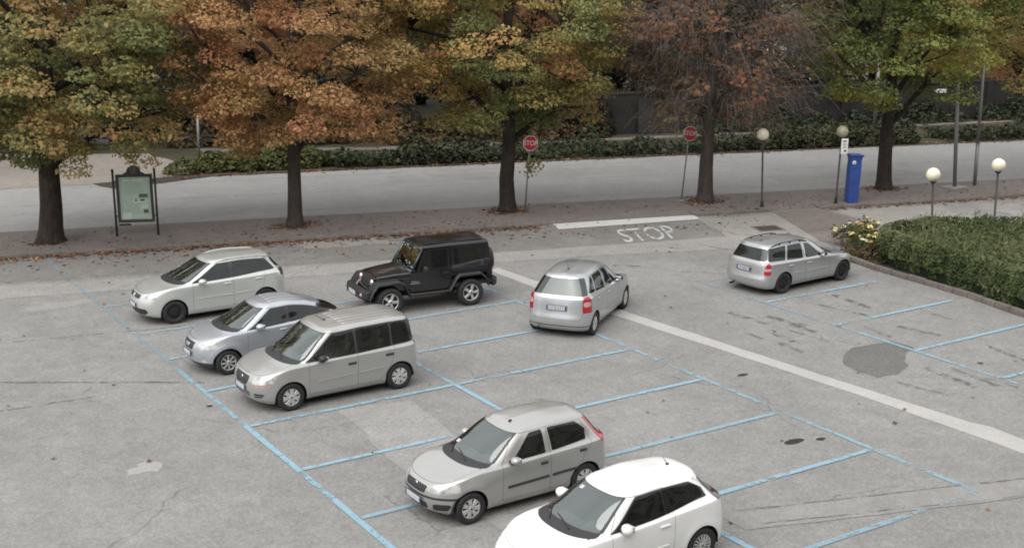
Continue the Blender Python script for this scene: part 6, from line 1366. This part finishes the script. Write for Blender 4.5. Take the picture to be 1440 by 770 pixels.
# ------------------------------------------------------------------ beyond the road: wall, gate, railing, box, building
M['wall_brown'] = mat_simple('rendered_wall_brown', (.020, .018, .016), .9, var=.4, vscale=.9); M['wall_cream'] = mat_simple('facade_cream', (.60, .58, .50), .85, var=.08, vscale=.5); M['roof_tile'] = mat_simple('roof_tile', (.22, .10, .07), .85, var=.2)
def long_wall():
    a, b = Vector((30.2, 36.6)), Vector((68, 26.5)); rz = math.atan2((b-a).y, (b-a).x); L = (b-a).length; o = empty('boundary_wall', (a.x, a.y, 0), rz, label='long dark brown boundary wall with pale coping across the road', cat='wall')
    mb = MB(); mb.box((L/2, 0, 1.1), (L, .28, 2.2)); mb.build('wall', M['wall_brown'], o)
    mb = MB(); n = 16
    for k in range(n): mb.box((L*(k+.5)/n, 0, 2.25), (L/n-.02, .38, .1))
    mb.build('coping', mat_simple('coping_stone', (.035, .033, .030), .85, var=.25), o)
    mb = MB()
    for k in range(n+1): mb.box((L*k/n, -.03, 1.12), (.42, .40, 2.26))
    mb.build('pier', M['wall_brown'], o)
    d = (b-a).normalized()
    def at(f, off): p = a+d*(L*f); return Vector((p.x+d.y*off, p.y-d.x*off, 0))
    g = empty('gate', at(.14, .42), rz, label='black double gate in front of the brown wall, left of the clear stop sign', cat='gate')
    for s in (-1, 1):
        mb = MB(); mb.box((s*.62, 0, 1.0), (1.2, .05, 1.9))
        for k in range(7): mb.box((s*.62+(k-3)*.16, -.04, 1.0), (.03, .03, 1.9))
        mb.build('gate_leaf', M['seam'], g)
    for i, (f, z, w, lab) in enumerate(((.52, 1.75, .55, 'small white panel fixed high on the brown wall, the left one of a pair'), (.60, 1.75, .8, 'wider white panel on the brown wall, right of the smaller panel'))):
        p = at(f, .19); p.z = z; mb = MB(); mb.box((0, 0, 0), (w, .03, .22), bev=.008); q = mb.build('wall_panel', M['sign_white'], label=lab, cat='panel'); q.location = p; q.rotation_euler = (0, 0, rz)
long_wall()
def railing():
    a, b = Vector((-6, 50.2)), Vector((14.2, 42.6)); rz = math.atan2((b-a).y, (b-a).x); L = (b-a).length; o = empty('railing', (a.x, a.y, 0), rz, label='low dark railing behind the gravel yard across the road', cat='railing')
    for z in (.35, .62): mb = MB(); mb.box((L/2, 0, z), (L, .07, .09)); mb.build('rail', M['post_dark'], o)
    for k in range(13): mb = MB(); mb.box((L*k/12, 0, .33), (.10, .10, .70)); mb.build('post', M['post_dark'], o)
railing()
def grey_box():
    o = empty('container', (7.7, 47.6, 0), -.36, label='low grey container behind the railing, half hidden by the leftmost tree', cat='container')
    mb = MB(); mb.box((0, 0, .62), (2.6, 1.3, 1.05)); mb.build('box', mat_simple('container_grey', (.10, .10, .11), .6), o, bevel=.04); mb = MB(); mb.box((0, -.05, 1.22), (2.75, 1.5, .10), 0, Matrix.Rotation(-.12, 3, 'X'), bev=.03); mb.build('lid', mat_simple('container_lid', (.16, .16, .175), .55), o)
    for s in (-1, 1): mb = MB(); mb.box((s*1.0, 0, .05), (.2, 1.1, .1)); mb.build('skid', M['post_dark'], o)
grey_box()
def building():
    o = empty('building', (82, 50, 0), math.atan2(-14, 30), label='pale cream building seen in chinks through the trees at the right', cat='building'); Lb, D, Hh = 34, 12, 10.5
    mb = MB(); mb.box((0, 0, Hh/2), (Lb, D, Hh)); mb.build('wall', M['wall_cream'], o)
    mb = MB(); mb.add([(-Lb/2-.6, -D/2-.6, Hh), (Lb/2+.6, -D/2-.6, Hh), (Lb/2+.6, D/2+.6, Hh), (-Lb/2-.6, D/2+.6, Hh), (-Lb/2+4, 0, Hh+3.2), (Lb/2-4, 0, Hh+3.2)], [(0, 1, 5, 4), (2, 3, 4, 5), (1, 2, 5), (3, 0, 4), (3, 2, 1, 0)]); mb.build('roof', M['roof_tile'], o)
    f0 = None
    for fl in range(3):
        for k in range(12):
            x, z = -Lb/2+2+k*(Lb-4)/11, 1.9+fl*3.3
            if f0 is None:
                mb = MB(); mb.box((0, -.03, 0), (1.2, .10, 1.7)); f0 = mb.build('window', M['sign_white'], o); mb = MB(); mb.box((0, -.085, 0), (1.02, .02, 1.5)); p0 = mb.build('pane', M['glass_black'], f0); f = f0
            else:
                f = f0.copy(); COL.objects.link(f); f.parent = o; p = p0.copy(); COL.objects.link(p); p.parent = f
            f.location = (x, -D/2, z)
building()

# ------------------------------------------------------------------ fallen leaves
def litter():
    rng = np.random.default_rng(88); X, Y, Z = [], [], []
    def add(x, y, z): X.append(x); Y.append(y); Z.append(np.full(len(x), z) if np.isscalar(z) else z)
    x = rng.uniform(-14, 17, 2600); d = np.abs(rng.normal(size=2600)); add(x, kl(x)-.22-d*.28, .022)
    x = rng.uniform(-14, 24, 1100); add(x, kl(x)-.2-rng.exponential(1.0, 1100), .022)
    x = rng.uniform(-14, 50, 900); f = rng.uniform(0, 1, 900)**1.4; add(x, kl(x)+.1+f*(rn(x)-kl(x)-.2), .082)
    x = rng.uniform(27.5, 46, 900); add(x, kl(x)-.2-np.abs(rng.normal(size=900))*.22, .022)
    for (tx, ty, n) in ((.71, 24.61, 120), (8.84, 22.6, 420), (16.8, 20.75, 420), (24.48, 18.22, 420), (32.63, 16.34, 300)):
        r = np.abs(rng.normal(size=n))*.42+.25; a = rng.uniform(0, 6.28, n); add(tx+r*np.cos(a), ty+r*np.sin(a)*.8, .085)
    x = rng.uniform(8, 50, 1500); add(x, rf(x)+rng.normal(size=1500)*.35+.2, .03)
    x = rng.uniform(-4, 30, 150); add(x, rng.uniform(-8, 19, 150)-.0*x, .022)
    x = rng.uniform(10, 60, 1500); add(x, rf(x)+rng.uniform(.5, 7, 1500), .035)
    x, y, z = map(np.concatenate, (X, Y, Z)); ok = ~((x > 21.8) & (y < 9) & (z < .05)) & ~((x > 16.3) & (x < 22.9) & (np.abs(y-kl(x)) < 1.6) & (rng.uniform(size=len(x)) < .9)); x, y, z = x[ok], y[ok], z[ok]; n = len(x)
    leaf_mesh('fallen_leaves', np.stack([x, y, z+rng.uniform(0, .012, n)], 1), rng.normal(size=(n, 3))*.22+np.array([0, 0, 1]), .10, rng.uniform(0, 1, n), M['leaf_fallen'], rs=12, fold=.06, kind='stuff')
litter()

# unseen front of the viewpoint's house, added to darken what the car windows reflect
mb = MB(); mb.box((10, -28.0, 8), (110, 10, 16))
for fl in range(5):
    for k in range(26): mb.box((-42+k*4, -22.98, 1.9+fl*3.1), (1.5, .12, 1.9), 1)
mb.build('unseen_facade', [mat_simple('facade_ochre', (.36, .33, .28), .9, var=.15, vscale=.6), M['ink']], kind=ST)
